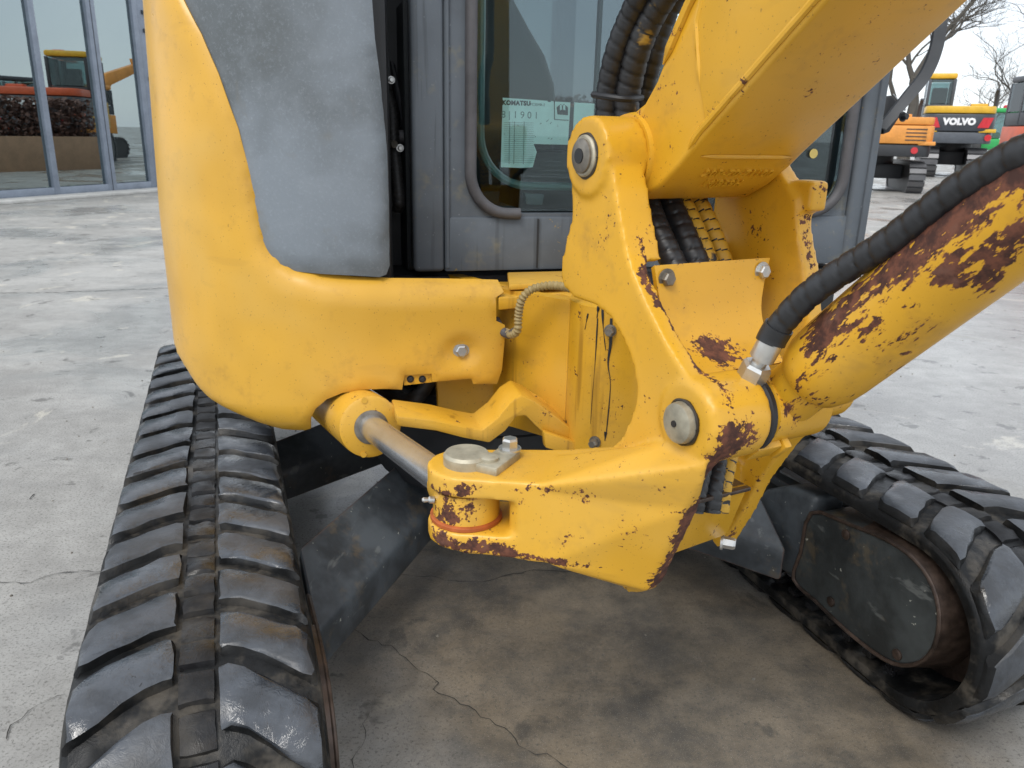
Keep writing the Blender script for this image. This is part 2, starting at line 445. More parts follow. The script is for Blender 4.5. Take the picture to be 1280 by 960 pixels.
M['cab'] = m_greypaint('cab_grey', (.098, .113, .130), .45)
def m_cover():
    t = NT('cover_grey'); a = t.noise(2.4, 4, .6, .3); b = t.noise(170, 4, .75); d = t.noise(14, 6, .7)
    c = t.mix(t.ramp(a, .38, .62), (.105, .118, .124), (.19, .218, .245))
    c = t.mix(t.math('MULTIPLY', t.ramp(d, .45, .7), .25), c, (.24, .27, .30))
    c = t.mix(t.ramp(b, .50, .72, 0, .28), c, (.30, .34, .38))
    c = t.mix(t.math('MULTIPLY', t.ramp(t.noise(5, 5, .7, .8), .58, .7), .5), c, (.17, .155, .12))
    return t.fin(c, .62, 0, t.bump(b, .25, .0015), .35)
M['cover'] = m_cover()
M['black'] = plain('black_steel', (.014, .015, .017), .5, 0, .3, 25)
M['dark'] = plain('cab_interior', (.02, .024, .026), .7)
def m_frame(name, col, rust=.4):
    t = NT(name); a = t.noise(7, 5, .65); sc = t.noise(30, 4, .6, .3, None, (1, .15, 1)); b = t.noise(150, 3, .7)
    c = t.mix(t.ramp(a, .35, .65), tuple(x * .55 for x in col), tuple(x * 1.4 for x in col))
    c = t.mix(t.ramp(sc, .62, .70, 0, .35), c, (.22, .23, .22))
    c = t.mix(t.math('MULTIPLY', t.ramp(t.noise(12, 6, .7), .56, .7), .35), c, (.17, .12, .06))
    e = t.ramp(t.math('MULTIPLY_ADD', t.edge(.008), 1.6, t.math('MULTIPLY', t.noise(26, 5, .7), .5)), .38, .55)
    c = t.mix(t.math('MULTIPLY', e, rust), c, (.15, .062, .028))
    c = t.mix(t.ramp(t.noise(60, 3, .6), .70, .73, 0, .8), c, (.42, .42, .36))
    return t.fin(c, t.mixf(a, .34, .62), 0, t.bump(t.add(b, a), .2, .002), .5)
M['frame'] = m_frame('undercarriage_black', (.055, .064, .072), .8)
M['guard'] = m_frame('guard_black_green', (.036, .041, .041), .9)
M['rustrim'] = plain('rusty_rim', (.062, .042, .032), .40, .4, .7, 55, .5)
M['steel'] = plain('bare_steel', (.50, .50, .49), .32, .9, .2, 60, .08)
M['zinc'] = plain('zinc_plated', (.55, .55, .53), .36, .85, .15, 90, .08)
M['rod'] = plain('chrome_rod', (.48, .495, .51), .24, .8, .12, 60, .05)
M['pin'] = plain('worn_pin', (.22, .20, .17), .45, .7, .4, 70, .3)
M['wornsteel'] = plain('worn_painted_steel', (.36, .33, .25), .5, .35, .4, 60, .3)
M['seal'] = plain('rubber_seal', (.075, .072, .076), .6, 0, .25, 50, .3)
M['orange_seal'] = plain('orange_seal', (.42, .10, .02), .5, 0, .3, 60, .2)
M['y_panel'] = yellow('yellow_panel', 0, 0, (), (.645, .355, .040), .05, 0, rough=.30)
M['y_frame'] = yellow('yellow_frame', .0, .10, (), (.66, .348, .020), .18, .55)
M['y_boom'] = yellow('yellow_boom', .05, .25, (), (.66, .348, .020), .16)
M['y_cyl'] = yellow('yellow_cylinder', .25, .35, (), (.66, .348, .020), .08)
def m_glass(name, tint=(.55, .72, .70), rough=.0, refl=1.5, gcol=(.9, .95, 1)):
    t = NT(name); t.t.nodes.remove(t.b)
    tr = t.n('BsdfTransparent'); tr.inputs[0].default_value = (*tint, 1); gl = t.n('BsdfGlossy'); gl.inputs[0].default_value = (*gcol, 1); gl.inputs['Roughness'].default_value = rough
    fr = t.n('Fresnel'); fr.inputs[0].default_value = refl; mm = t.n('MixShader')
    t.l(fr.outputs[0], mm.inputs[0]); t.l(tr.outputs[0], mm.inputs[1]); t.l(gl.outputs[0], mm.inputs[2]); t.l(mm.outputs[0], t.out.inputs[0]); return t.m
M['cabglass'] = m_glass('cab_glass', (.86, .96, .95), .0, 1.5)
M['bldglass'] = m_glass('facade_glass', (.42, .62, .56), .0, 4.2, (.82, .95, .96))
M['paper'] = plain('label_paper', (.80, .93, .89), .6, 0, .08, 40, 0)
M['ink'] = plain('label_ink', (.03, .035, .035), .7)
def get(name, col, rough=.5, metal=0, **k):
    if name not in M: M[name] = plain(name, col, rough, metal, **k)
    return M[name]

# ------------------------------------------------------------------ ground
def flat(name, pts, z, mat, parent=None, kind=None):
    o = mk(name, [V((p[0], p[1], z)) for p in pts], [tuple(range(len(pts)))], mat, parent, smooth=False)
    if kind: o['kind'] = kind
    return o
ground = flat('ground', [(-600, -600), (600, -600), (600, 600), (-600, 600)], 0, M['ground'], kind='structure')
def crack(px, width, seed):
    rnd = random.Random(seed); pts = resample(catmull([atz(x, y, 0) for x, y in px], 10), .018)
    L = []; R = []; off = 0
    for i, p in enumerate(pts):
        d = (pts[min(i + 1, len(pts) - 1)] - pts[max(0, i - 1)]).normalized(); n = V((-d.y, d.x, 0))
        off = off * .6 + rnd.uniform(-.008, .008); w = width * rnd.uniform(.15, 1.1) * (p.length / 1.6)
        c = p + n * off; L.append(c + n * w); R.append(c - n * w)
    k = len(pts); v = [V((q.x, q.y, .003)) for q in L + R]
    mk('crack', v, [(i, i + 1, k + i + 1, k + i) for i in range(k - 1)], M['crack'], ground, smooth=False)
crack([(420, 765), (450, 795), (500, 815), (540, 850), (545, 868), (600, 895), (640, 918), (650, 935), (690, 948), (720, 975)], .0016, 1)
crack([(470, 718), (520, 722), (600, 727), (680, 715), (760, 722)], .0012, 2)
crack([(0, 728), (40, 727), (80, 718), (130, 716)], .0014, 3)
crack([(465, 890), (455, 920), (440, 965)], .0010, 4)
crack([(10, 925), (25, 900), (60, 880), (80, 868)], .0012, 5)
crack([(-60, 367), (60, 366), (140, 363), (212, 360)], .0014, 6)
crack([(36, 625), (44, 618)], .0030, 7)

# loose grit on the concrete
rg = random.Random(12); m = MB()
for i in range(260):
    q = V((rg.uniform(-2.6, 3.0), rg.uniform(.75, 4.5), 0)); r = rg.uniform(.0012, .0042); k = rg.uniform(0, 6)
    pts = [q + V((r * cos(k + a) * rg.uniform(.7, 1.2), r * sin(k + a) * rg.uniform(.7, 1.2), .0005)) for a in (0, 1.3, 2.5, 3.8, 5.0)]
    top = [q + (p - q) * .55 + ZU * r * rg.uniform(.6, 1.0) for p in pts]
    m.add((pts + top, [(5, 6, 7, 8, 9)] + [(a, (a + 1) % 5, 5 + (a + 1) % 5, 5 + a) for a in range(5)]))
tag(m.build('grit', plain('grit', (.16, .145, .12), .8, 0, .6, 300), None, smooth=False), 'scattered grit and tiny stones on the concrete', 'grit', kind='stuff')
# ------------------------------------------------------------------ mini excavator
MX = empty('mini_excavator', TF(.615, 1.8, 0), 'yellow mini excavator with grey cab, worn paint and rubber tracks filling the picture', 'excavator')
D0, D1, RT = .98, 2.65, .185
LF = D1 - D0
def loop(t, h):
    R = RT + h
    if t < -pi * RT: return D0 + (-t - pi * RT), .2 - R
    if t < 0: a = -t / RT; return D0 - R * sin(a), .2 + R * cos(a)
    if t <= LF: return D0 + t, .2 + R
    if t < LF + pi * RT: a = (t - LF) / RT; return D1 + R * sin(a), .2 + R * cos(a)
    return D1 - (t - LF - pi * RT), .2 - R
def track(ec, seed):
    rnd = random.Random(seed)
    prof = [(-.155, -.014), (-.152, -.006), (-.142, .0), (-.1, .003), (-.04, .001), (.04, .001), (.1, .003), (.142, 0), (.152, -.006), (.155, -.014), (.152, -.030), (-.152, -.030)]
    TL = 2 * LF + 2 * pi * RT; n = 190; v = []; f = []; m = len(prof)
    for i in range(n):
        t = -pi * RT - LF + TL * i / n
        for l, h in prof:
            if t < -pi * RT: d, z = D0 + (-t - pi * RT), .2 - (RT + h)
            else: d, z = loop(t, h)
            v.append(TF(ec + l, d, z))
    for i in range(n):
        for k in range(m):
            j = (k + 1) % m; a = i * m; b = ((i + 1) % n) * m; f.append((a + k, a + j, b + j, b + k))
    belt = mk('crawler_track', v, f, M['belt'], MX, sharp=50)
    N = 37; pitch = TL / N
    for k in range(N):
        t0 = -pi * RT - LF * .999 + pitch * (k + .5)
        for side in (-1, 1):
            tb = t0 + (.0 if side < 0 else pitch * .42)
            sweep = .62 if side < 0 else .82
            ls = [.030, .040, .060, .085, .110, .132, .144, .150]; vv = []; ff = []
            j1 = rnd.uniform(-.004, .004); j2 = rnd.uniform(.9, 1.1)
            for i, l in enumerate(ls):
                tc = tb - max(0, l - .048) * sweep + j1
                base = .0465 if 0 < i < 7 else .042; top = (.038 if l < .14 else .032) * j2
                H = .017 if l < .138 else (.013 if l < .148 else .003)
                if i == 0: H = .0155
                wob = lambda: rnd.uniform(-.0032, .0032)
                for dt, h in ((-base, -.002), (-top - .0035, H * .80), (-top + .003, H), (0, H + .0012), (top - .003, H), (top + .0035, H * .80), (base, -.002)):
                    t = tc + dt + wob() * (1 if abs(dt) < base else 0)
                    d, z = loop(t, h + (rnd.uniform(-.0012, .0008) if h > 0 else 0)) if t > -pi * RT else (D0 + (-t - pi * RT), .2 - RT - h)
                    vv.append(TF(ec + side * (l + (wob() if i in (0, 6) else 0)), d, z))
            for i in range(len(ls) - 1):
                for q in range(6): ff.append((i * 7 + q, i * 7 + q + 1, i * 7 + q + 8, i * 7 + q + 7))
            ff.append(tuple(range(7))); ff.append(tuple(range((len(ls) - 1) * 7, len(ls) * 7)))
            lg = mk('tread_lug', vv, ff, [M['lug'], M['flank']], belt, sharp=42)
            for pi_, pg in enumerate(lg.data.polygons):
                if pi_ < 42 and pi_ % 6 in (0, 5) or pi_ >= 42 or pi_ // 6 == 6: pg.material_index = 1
        for q in (0, .5):
            t = t0 + pitch * q + pitch * .1; w = pitch * .19; vv = []
            hh = rnd.uniform(.007, .012)
            rows = ((-w - .004, -.002), (-w, hh * .8), (-w * .3, hh), (w * .35, hh * rnd.uniform(.75, 1.05)), (w, hh * .75), (w + .004, -.002))
            for l in (-.021, -.012, .010, .022):
                for dt, h in rows:
                    tt = t + dt + rnd.uniform(-.002, .002); g = h * (1 if abs(l) < .02 else .8) + (rnd.uniform(-.002, .002) if h > 0 else 0)
                    d, z = loop(tt, g) if tt > -pi * RT else (D0 + (-tt - pi * RT), .2 - RT - g)
                    vv.append(TF(ec + l + rnd.uniform(-.001, .001), d, z))
            ff = [(i * 6 + r, i * 6 + r + 1, i * 6 + r + 7, i * 6 + r + 6) for i in range(3) for r in range(5)] + [tuple(range(6)), tuple(range(18, 24))]
            mk('rib_block', vv, ff, M['rib'], belt, sharp=45)
    # drive cleats on the inside of the belt
    g = MB()
    for k in range(int((LF + .25) / .06)):
        d = D0 + .02 + k * .06; g.add(g_box(TF(ec, d, .055), TE, TD, ZU, .13, .012, .006))
    g.build('drive_cleats', M['rib'], belt, smooth=False)['kind'] = 'stuff'
    return belt
ELC, ERC = -.084, 1.316
track(ELC, 3); track(ERC, 9)
# undercarriage
def tf_frame(ec, s):
    """s: inward direction"""
    m = MB()
    m.add(g_box(TF(ec, 1.9, .215), TE, TD, ZU, .075, .80, .055))
    m.add(g_box(TF(ec, 1.9, .275), TE, TD, ZU, .10, .62, .012))
    o = m.build('track_frame', M['frame'], MX, bevel=.006)
    for d in (1.35, 1.7, 2.05, 2.4):
        mk('track_roller', *g_lathe(TF(ec - .1, d, .105), TE, [(0, .04), (.02, .055), (.05, .055), (.07, .04), (.13, .04), (.15, .055), (.18, .055), (.2, .04)], 20), M['frame'], o)
    mk('drive_sprocket', *g_lathe(TF(ec - .05, D0, .2), TE, [(0, .10), (.01, .145), (.09, .145), (.1, .10)], 28), M['rustrim'], o)
    mk('idler_wheel', *g_lathe(TF(ec - .05, D1, .2), TE, [(0, .08), (.01, .145), (.09, .145), (.1, .08)], 28), M['frame'], o)
tf_frame(ELC, 1); tf_frame(ERC, -1)
mk('frame_top_plate', *g_prism([atz(x, y, .292) for x, y in ((975, 588), (1000, 572), (1062, 600), (1115, 630), (1090, 642), (1040, 622))], ZU * -.008), get('sky_sheen_steel', (.32, .33, .34), .3, .2), MX)  # added plate; its pale colour stands for sky reflected off the frame top
# travel motor guards (inner side of each track)
gpx = [(1014, 641), (1060, 655), (1112, 677), (1146, 702), (1166, 733), (1174, 768), (1170, 802), (1156, 824), (1134, 832), (1105, 824), (1060, 790), (1020, 752), (992, 724), (1001, 690)]
EG = 1.150
gde = []
for x, y in gpx:
    q = atpl(x, y, TE * EG, TE); gde.append((q.dot(TD), q.z))
gde = [p for p in smooth_poly(gde, 3)]
def guard(e0, s):
    pl_ = [TF(e0, d, z) for d, z in gde]
    o = mk('travel_motor_guard', *g_prism(pl_, TE * (.15 * s)), M['guard'], MX, bevel=.008, seg=3, sharp=30)
    P = [V(p) for p in pl_]; P.append(P[0])
    mk('guard_rim', *g_tube(P, .0042, 8), M['rustrim'], o)
    # curved worn rim following the drum end
    arc = [TF(e0, d, z) for d, z in gde[4:29]]; v = []; f = []
    cen = TF(e0, D0 + .05, .19)
    for p in arc:
        rd = (p - cen).normalized(); v += [p + rd * .002 - TE * (.003 * s), p + rd * .020 + TE * (.075 * s)]
    f = [(2 * i, 2 * i + 1, 2 * i + 3, 2 * i + 2) for i in range(len(arc) - 1)]
    mk('worn_rim', v, f, M['rustrim'], o)
    for x, y in ((1058, 668), (1039, 752), (1122, 818)):
        q = atpl(x, y, TE * EG, TE); q = TF(e0, q.dot(TD), q.z)
        mk('bolt', *g_lathe(q + TE * (.003 * s), -TE * s, [(0, .011), (.006, .011), (.008, .008)], 14), M['rustrim'], o)
guard(EG, 1); guard(ELC + (ERC - EG) , -1)
# legs of the x-frame
def leg(a, b, c, d, th=.11, name='undercarriage_leg'):
    """a, b: rear upper edge; c, d: front lower edge"""
    dn = V((0, 0, -th)); return mk(name, *g_hex([a + dn, b + dn, d + dn, c + dn, a, b, d, c]), M['frame'], MX, bevel=.012, seg=3)
def ext(a, b, k0, k1): return a + (b - a) * k0, a + (b - a) * k1
a, b = ext(atz(376, 680, .29), atz(503, 572, .31), -.02, 2.1); c, d = ext(atz(400, 789, .19), atz(560, 612, .23), -.02, 2.1)
leg(a, b, c, d, .09)
a, b = ext(atz(348, 548, .31), atz(420, 520, .32), -.1, 4); c, d = ext(atz(357, 591, .24), atz(440, 562, .25), -.1, 3)
leg(a, b, c, d, .08)
# leg reaching the other track
def mirror(p):
    e = p.dot(TE); return p + TE * (2 * (.616 - e))
a, b = ext(atz(376, 680, .29), atz(503, 572, .31), -.02, 2.1); c, d = ext(atz(400, 789, .19), atz(560, 612, .23), -.02, 2.1)
leg(mirror(a), mirror(b), mirror(c), mirror(d), .09)
apx = [(900, 664), (935, 636), (955, 612), (985, 607), (1020, 622), (1010, 660), (1004, 702), (990, 722), (960, 706), (930, 690)]
ap = [atpl(x, y, TE * 1.165, TE) for x, y in apx]
mk('guard_arm', *g_prism(ap, TE * .09), M['frame'], MX, bevel=.014, seg=3, sharp=50)
sc_ = TF(.616, 1.83, 0)
mk('turntable', *g_lathe(sc_ + ZU * .28, ZU, [(0, .30), (.06, .30), (.07, .26), (.13, .26), (.14, .27), (.22, .27)], 48), M['black'], MX)
# upper deck
m = MB(); m.add(g_prism([UF(-.10, 1.98, .50), UF(.25, 1.74, .50), UF(1.33, 1.74, .50), UF(1.33, 3.2, .50), UF(-.25, 3.2, .50)], ZU * .265))
m.build('upper_frame', M['black'], MX, bevel=.01)

# ---- side cowl (yellow) and cover (grey): panels on a rounded-corner section
RC0, RCR = 1.50, .40
_d = ray(192, 200); _n = sqrt(_d.dot(UU) ** 2 + _d.dot(UR) ** 2); UC = (RCR + (RC0 + RCR) * _d.dot(UU) / _n) / (_d.dot(UR) / _n)
def on_section(x, y, off=0.0):
    d = ray(x, y); du, dr = d.dot(UU), d.dot(UR); r0 = RC0 + off; R = RCR - off
    t = r0 / dr; u = t * du
    if u >= UC: return u, HC + d.z * t
    cu, cr = UC, RC0 + RCR
    A = du * du + dr * dr; B = -2 * (du * cu + dr * cr); C = cu * cu + cr * cr - R * R; disc = B * B - 4 * A * C
    t = (-B - sqrt(max(0, disc))) / (2 * A); pu, pr = du * t, dr * t
    phi = atan2(cu - pu, cr - pr); return UC - RCR * phi, HC + d.z * t
def sec_pos(q, z, off=0.0):
    if q >= UC: return UF(q, RC0 + off, z)
    phi = (UC - q) / RCR; R = RCR - off
    return UF(UC - R * sin(phi), RC0 + RCR - R * cos(phi), z)
bnd = [(196, -40), (215, 0), (238, 40), (262, 90), (290, 160), (310, 230), (322, 285), (330, 310), (346, 328), (368, 337), (400, 343), (440, 347), (490, 349.5), (560, 350), (628, 351.5)]
bndq = [on_section(*p) for p in bnd]
bndq = [(bndq[0][0] - .05, 1.66), (bndq[0][0] - .02, 1.50)] + bndq
QF = UC - RCR * radians(108)
right = [(632, 365), (621, 372), (621, 402), (632, 407), (632, 422), (628, 464), (622, 481), (592, 481), (590, 474), (541, 478.5), (540, 468), (506, 470), (503, 488)]
notch = [(480, 487), (455, 488), (428, 492), (408, 500), (394, 512), (387, 526), (384, 543)]
bottom = [(375, 546), (345, 545), (318, 535), (298, 524), (278, 513), (260, 500), (243, 481), (231, 462)]
oq = bndq + [on_section(*p) for p in right + notch + bottom]
zl = oq[-1][1]
oq += [(QF + .12, zl + .05), (QF, zl + .10), (QF, 1.30), (QF, bndq[0][1])]
B2 = [V(p) for p in bndq]
bolt_q = V(on_section(578, 440))
def cowl_map(q, z, dd):
    D = min(seg_dist(V((q, z)), a, b) for a, b in zip(B2, B2[1:]))
    back = (.036 if q > .05 else max(.010, .036 + (q - .05) * .15)) * max(0, 1 - D / .055) ** 2
    back += .014 * math.exp(-(((q - bolt_q.x) / .036) ** 2 + ((z - bolt_q.y) / .028) ** 2) ** 1.5)
    back += .05 * max(0, 1 - (z - .46) / .09) ** 2 if z < .55 and q < .1 else 0
    back += max(0, z - .9) * .03
    return sec_pos(q, z, back)
cowl = sheet('side_cowl', oq, cowl_map, .014, .004, M['y_panel'], MX, rim=.010, rimdepth=.005)
mk('cowl_bolt', *g_bolt(UF(bolt_q.x, RC0 + .014, bolt_q.y), -UR, .0125, .010), M['steel'], cowl)
br = [on_section(x, y) for x, y in ((506, 470), (541, 468), (541, 480), (506, 484))]
mk('clip_plate', *g_prism([UF(q, RC0 + .012, z) for q, z in br], UR * .004), M['y_frame'], cowl)
for x in (514, 529):
    q, z = on_section(x, 476); mk('clip_bolt', *g_bolt(UF(q, RC0 + .012, z), -UR, .0055, .005), M['black'], cowl)
# grey cover
cov = [(192, -60), (205, -20)] + [(x - 8, y + 3) for x, y in bnd[2:7]] + [(326, 314), (344, 332), (370, 340), (400, 343), (440, 345), (476, 347), (486, 344), (491, 334), (491, 250), (489, 190), (480, 110), (470, 45), (462, -60)]
cq = [on_section(x, y, .016) for x, y in cov]
cq = cq + [(cq[-1][0] - .02, 1.655), (cq[0][0] - .05, 1.655)]
cu_ = max(p[0] for p in cq)
def cover_map(q, z, dd):
    edge = max(0, 1 - (cu_ - q) / .03)
    crease = .010 * max(0, (-.02 - .10 * (z - .8)) - q) if q < 0 else 0
    return sec_pos(q, z, .016 + .022 * edge ** 2 + max(0, z - .9) * .03 + crease)
cover = sheet('engine_cover', cq, cover_map, .02, .030, M['cover'], MX, rim=.010, rimdepth=.006)

mk('engine_housing', *g_prism([UF(-.17, 1.80, .52), UF(-.02, 1.68, .52), UF(.185, 1.68, .52), UF(.185, 3.1, .52), UF(-.22, 3.1, .52)], ZU * 1.12), M['black'], MX, bevel=.02)
# ---- cab
RCAB = 1.69
cab = mk('cab_frame', *MB().add(g_prism([UF(.228, RCAB, .781), UF(.296, RCAB, .781), UF(.296, RCAB + .10, .781), UF(.236, RCAB + .10, .781)], ZU * .95)).__dict__.values(), M['cab'], MX, bevel=.010, seg=3)
def rrect(u0, u1, z0, z1, rad, n=10):
    pts = []
    for cx, cz, a0 in ((u1 - rad, z0 + rad, -90), (u1 - rad, z1 - rad, 0), (u0 + rad, z1 - rad, 90), (u0 + rad, z0 + rad, 180)):
        for i in range(n + 1):
            a = radians(a0 + 90 * i / n); pts.append((cx + rad * cos(a), cz + rad * sin(a)))
    return pts
WU0, WU1, WZ0, WZ1 = .352, 1.268, .905, 2.1
inn = rrect(WU0, WU1, WZ0, WZ1, .085)
def ring(name, inner, u0, u1, z0, z1, r, th, mat, parent):
    cu, cz = (u0 + u1) / 2, (z0 + z1) / 2; out = []
    n = len(inner) // 4; outer = []
    for k, (c, dch) in enumerate((((u1, z0), 0), ((u1, z1), 1), ((u0, z1), 2), ((u0, z0), 3))):
        for i in range(n):
            p = inner[k * n + i]; t = i / (n - 1)
            if k == 0: q = (p[0], z0) if t < .34 else ((u1, p[1]) if t > .66 else c)
            elif k == 1: q = (u1, p[1]) if t < .34 else ((p[0], z1) if t > .66 else c)
            elif k == 2: q = (p[0], z1) if t < .34 else ((u0, p[1]) if t > .66 else c)
            else: q = (u0, p[1]) if t < .34 else ((p[0], z0) if t > .66 else c)
            outer.append(q)
    N = len(inner); v = []
    for rr in (r, r + th):
        v += [UF(p[0], rr, p[1]) for p in outer]; v += [UF(p[0], rr, p[1]) for p in inner]
    f = []
    for i in range(N):
        j = (i + 1) % N
        f += [(i, j, N + j, N + i), (2 * N + i, 2 * N + j, 3 * N + j, 3 * N + i), (N + i, N + j, 3 * N + j, 3 * N + i), (i, j, 2 * N + j, 2 * N + i)]
    return mk(name, v, f, mat, parent, sharp=30)
ring('window_surround', inn, .296, 1.290, .893, 2.12, RCAB + .008, .03, M['cab'], cab)
mk('pillar_ridge', *g_tube([UF(.302, RCAB + .004, .79), UF(.302, RCAB + .004, 1.7)], .0055, 8), M['cab'], cab)
for z in (.975, 1.06, 1.17, 1.235): mk('rivet', *g_lathe(UF(.306, RCAB + .008, z), -UR, [(0, .005), (.003, .0045), (.005, .002)], 10), M['cab'], cab)
mk('front_sill', *g_prism([UF(.297, RCAB + .002, .781), UF(.297, RCAB + .004, .897), UF(.297, RCAB + .03, .901), UF(.297, RCAB + .05, .781)], UU * 1.0), M['cab'], cab, bevel=.004)
mk('sill_seam', *g_box(UF(.505, RCAB + .0045, .84), UU, UR, ZU, .0015, .004, .054), M['black'], cab, smooth=False)
mk('cab_pillar', *g_prism([UF(1.292, RCAB - .004, .783), UF(1.352, RCAB - .004, .783), UF(1.352, RCAB + .10, .783), UF(1.292, RCAB + .10, .783)], ZU * .95), M['cab'], cab, bevel=.012, seg=3)
mk('pillar_flange', *g_prism([UF(1.325, RCAB - .010, .783), UF(1.345, RCAB - .010, .783), UF(1.345, RCAB + .02, .783), UF(1.325, RCAB + .02, .783)], ZU * .95), M['cab'], cab, bevel=.004)
# seals: rounded strip along the window opening
def sub(pts, a, b): return [UF(u, RCAB + .004, z) for u, z in pts if a(u, z)]
sl_ = [UF(.352, RCAB + .002, 1.7), UF(.352, RCAB + .002, 1.3), UF(.352, RCAB + .002, 1.05)] + [UF(u, RCAB + .002, z) for u, z in inn[33:] if z < .995] + [UF(.462, RCAB + .002, .905)]
sr_ = [UF(1.268, RCAB + .002, 1.7), UF(1.268, RCAB + .002, 1.3), UF(1.268, RCAB + .002, 1.05)] + [UF(u, RCAB + .002, z) for u, z in inn[:12][::-1] if z < .995] + [UF(1.17, RCAB + .002, .905)]
for s in (sl_, sr_): mk('window_seal', *g_tube(resample(s, .012), .0125, 12), M['seal'], cab)
gp = rrect(WU0 + .004, WU1 - .004, WZ0 + .004, WZ1 - .004, .082)
mk('window_pane', [UF(u, RCAB + .022, z) for u, z in gp] + [UF(u, RCAB + .027, z) for u, z in gp], [tuple(range(44))[::-1], tuple(range(44, 88))] + [(i, (i + 1) % 44, 44 + (i + 1) % 44, 44 + i) for i in range(44)], M['cabglass'], cab, smooth=False)
mk('inner_window_frame', *g_tube(resample([UF(.385, RCAB + .06, 1.7)] + [UF(.385, RCAB + .06, 1.1)] + [UF(.385 + .11 * (1 - cos(a)), RCAB + .06, 1.07 - .11 * sin(a)) for a in [radians(9 * i) for i in range(11)]] + [UF(1.15, RCAB + .06, .955)], .02), .009, 8), M['cabteal'] if 'cabteal' in M else get('cab_inner_trim', (.10, .17, .165), .4), cab)
mk('window_divider', *g_box(UF(.640, RCAB + .045, 1.35), UU, UR, ZU, .0035, .008, .28), M['black'], cab, smooth=False)
# cab shell and interior
m = MB()
m.add(g_box(UF(.235, RCAB + .62, 1.05), UU, UR, ZU, .008, .52, .28))
m.add(g_box(UF(1.345, RCAB + .62, 1.0), UU, UR, ZU, .008, .52, .22))
m.add(g_box(UF(.79, RCAB + 1.20, .95), UU, UR, ZU, .56, .01, .22))
m.add(g_box(UF(.79, RCAB + .66, .785), UU, UR, ZU, .55, .54, .012))
m.add(g_box(UF(.26, RCAB + 1.20, 1.45), UU, UR, ZU, .03, .03, .35)); m.add(g_box(UF(1.32, RCAB + 1.20, 1.45), UU, UR, ZU, .03, .03, .35))
m.add(g_box(UF(.79, RCAB + .62, 1.80), UU, UR, ZU, .58, .62, .03))
m.build('cab_shell', M['dark'], cab, bevel=.003)
mk('rear_window', *g_box(UF(.79, RCAB + 1.20, 1.47), UU, UR, ZU, .50, .003, .29), m_glass('rear_glass', (.30, .31, .33), 0, 1.5), cab, smooth=False)
m = MB()
seat = [ur(x, y, RCAB + .62) for x, y in ((590, -80), (632, -40), (646, 0), (664, 34), (684, 68), (696, 105), (700, 150), (692, 240), (590, 240))]
mk('seat_back', *g_prism([UF(u, RCAB + .62, z) for u, z in seat], UR * .12), M['dark'], cab, bevel=.03, seg=3)
mk('control_console', *MB().add(g_prism([UF(.50, RCAB + .16, .90), UF(.78, RCAB + .16, .90), UF(.78, RCAB + .16, 1.03), UF(.53, RCAB + .16, 1.035), UF(.51, RCAB + .16, .99)], UR * .2)).__dict__.values(), M['black'], cab, bevel=.006)

# ---- swing post of the main frame
def vsec(pts, z0, z1, th, name, mat, parent, n=10, smoothit=True):
    P = [V((p.x, p.y, 0)) for p in pts]
    if smoothit: P = catmull(P, n)
    v = []; f = []; k = len(P)
    for i, p in enumerate(P):
        d = (P[min(i + 1, k - 1)] - P[max(i - 1, 0)]).normalized(); nn = V((-d.y, d.x, 0)) * th
        v += [p + ZU * z0, p + ZU * z1, p + nn + ZU * z0, p + nn + ZU * z1]
    for i in range(k - 1):
        a, b = 4 * i, 4 * i + 4
        f += [(a, a + 1, b + 1, b), (a + 2, b + 2, b + 3, a + 3), (a + 1, a + 3, b + 3, b + 1), (a, b, b + 2, a + 2)]
    f += [(0, 2, 3, 1), (4 * k - 4, 4 * k - 3, 4 * k - 1, 4 * k - 2)]
    return mk(name, v, f, mat, parent, sharp=40)
def xy(x, y, Z): p = at(x, y, Z); return V((p.x, p.y, 0))
post = vsec([xy(560, 450, 1.84), xy(600, 450, 1.74), xy(635, 450, 1.66), xy(712, 450, 1.56)], .47, .765, .03, 'swing_post', M['y_frame'], MX, smoothit=False)
pc = xy(772, 450, 1.56)
mk('post_barrel', *g_lathe(pc + ZU * .47, ZU, [(0, .09), (.003, .099), (.30, .099), (.303, .09)], 40), M['y_frame'], post)
mk('weld_bead', *g_tube([xy(715, 450, 1.545) + ZU * .50, xy(715, 450, 1.545) + ZU * .75], .007, 8), M['y_frame'], post)
# top flange and the lid behind it
zt = .758
fl = [atz(x, y, zt) for x, y in ((636, 368), (700, 366), (736, 382), (722, 400), (694, 387), (634, 386))]
fz = [V((p.x, p.y, zt - .026)) for p in [atz(623, 372, zt), atz(700, 366, zt), atz(740, 378, zt), atz(800, 362, zt), atz(800, 350, zt), atz(620, 352, zt)]]
mk('post_flange', *g_prism(fz, ZU * .026), M['y_frame'], post, bevel=.003)
mk('post_lid', *g_prism([atz(x, y, .768) for x, y in ((636, 363), (720, 359), (760, 352), (760, 344), (634, 347))], ZU * .012), M['y_frame'], post, bevel=.003)
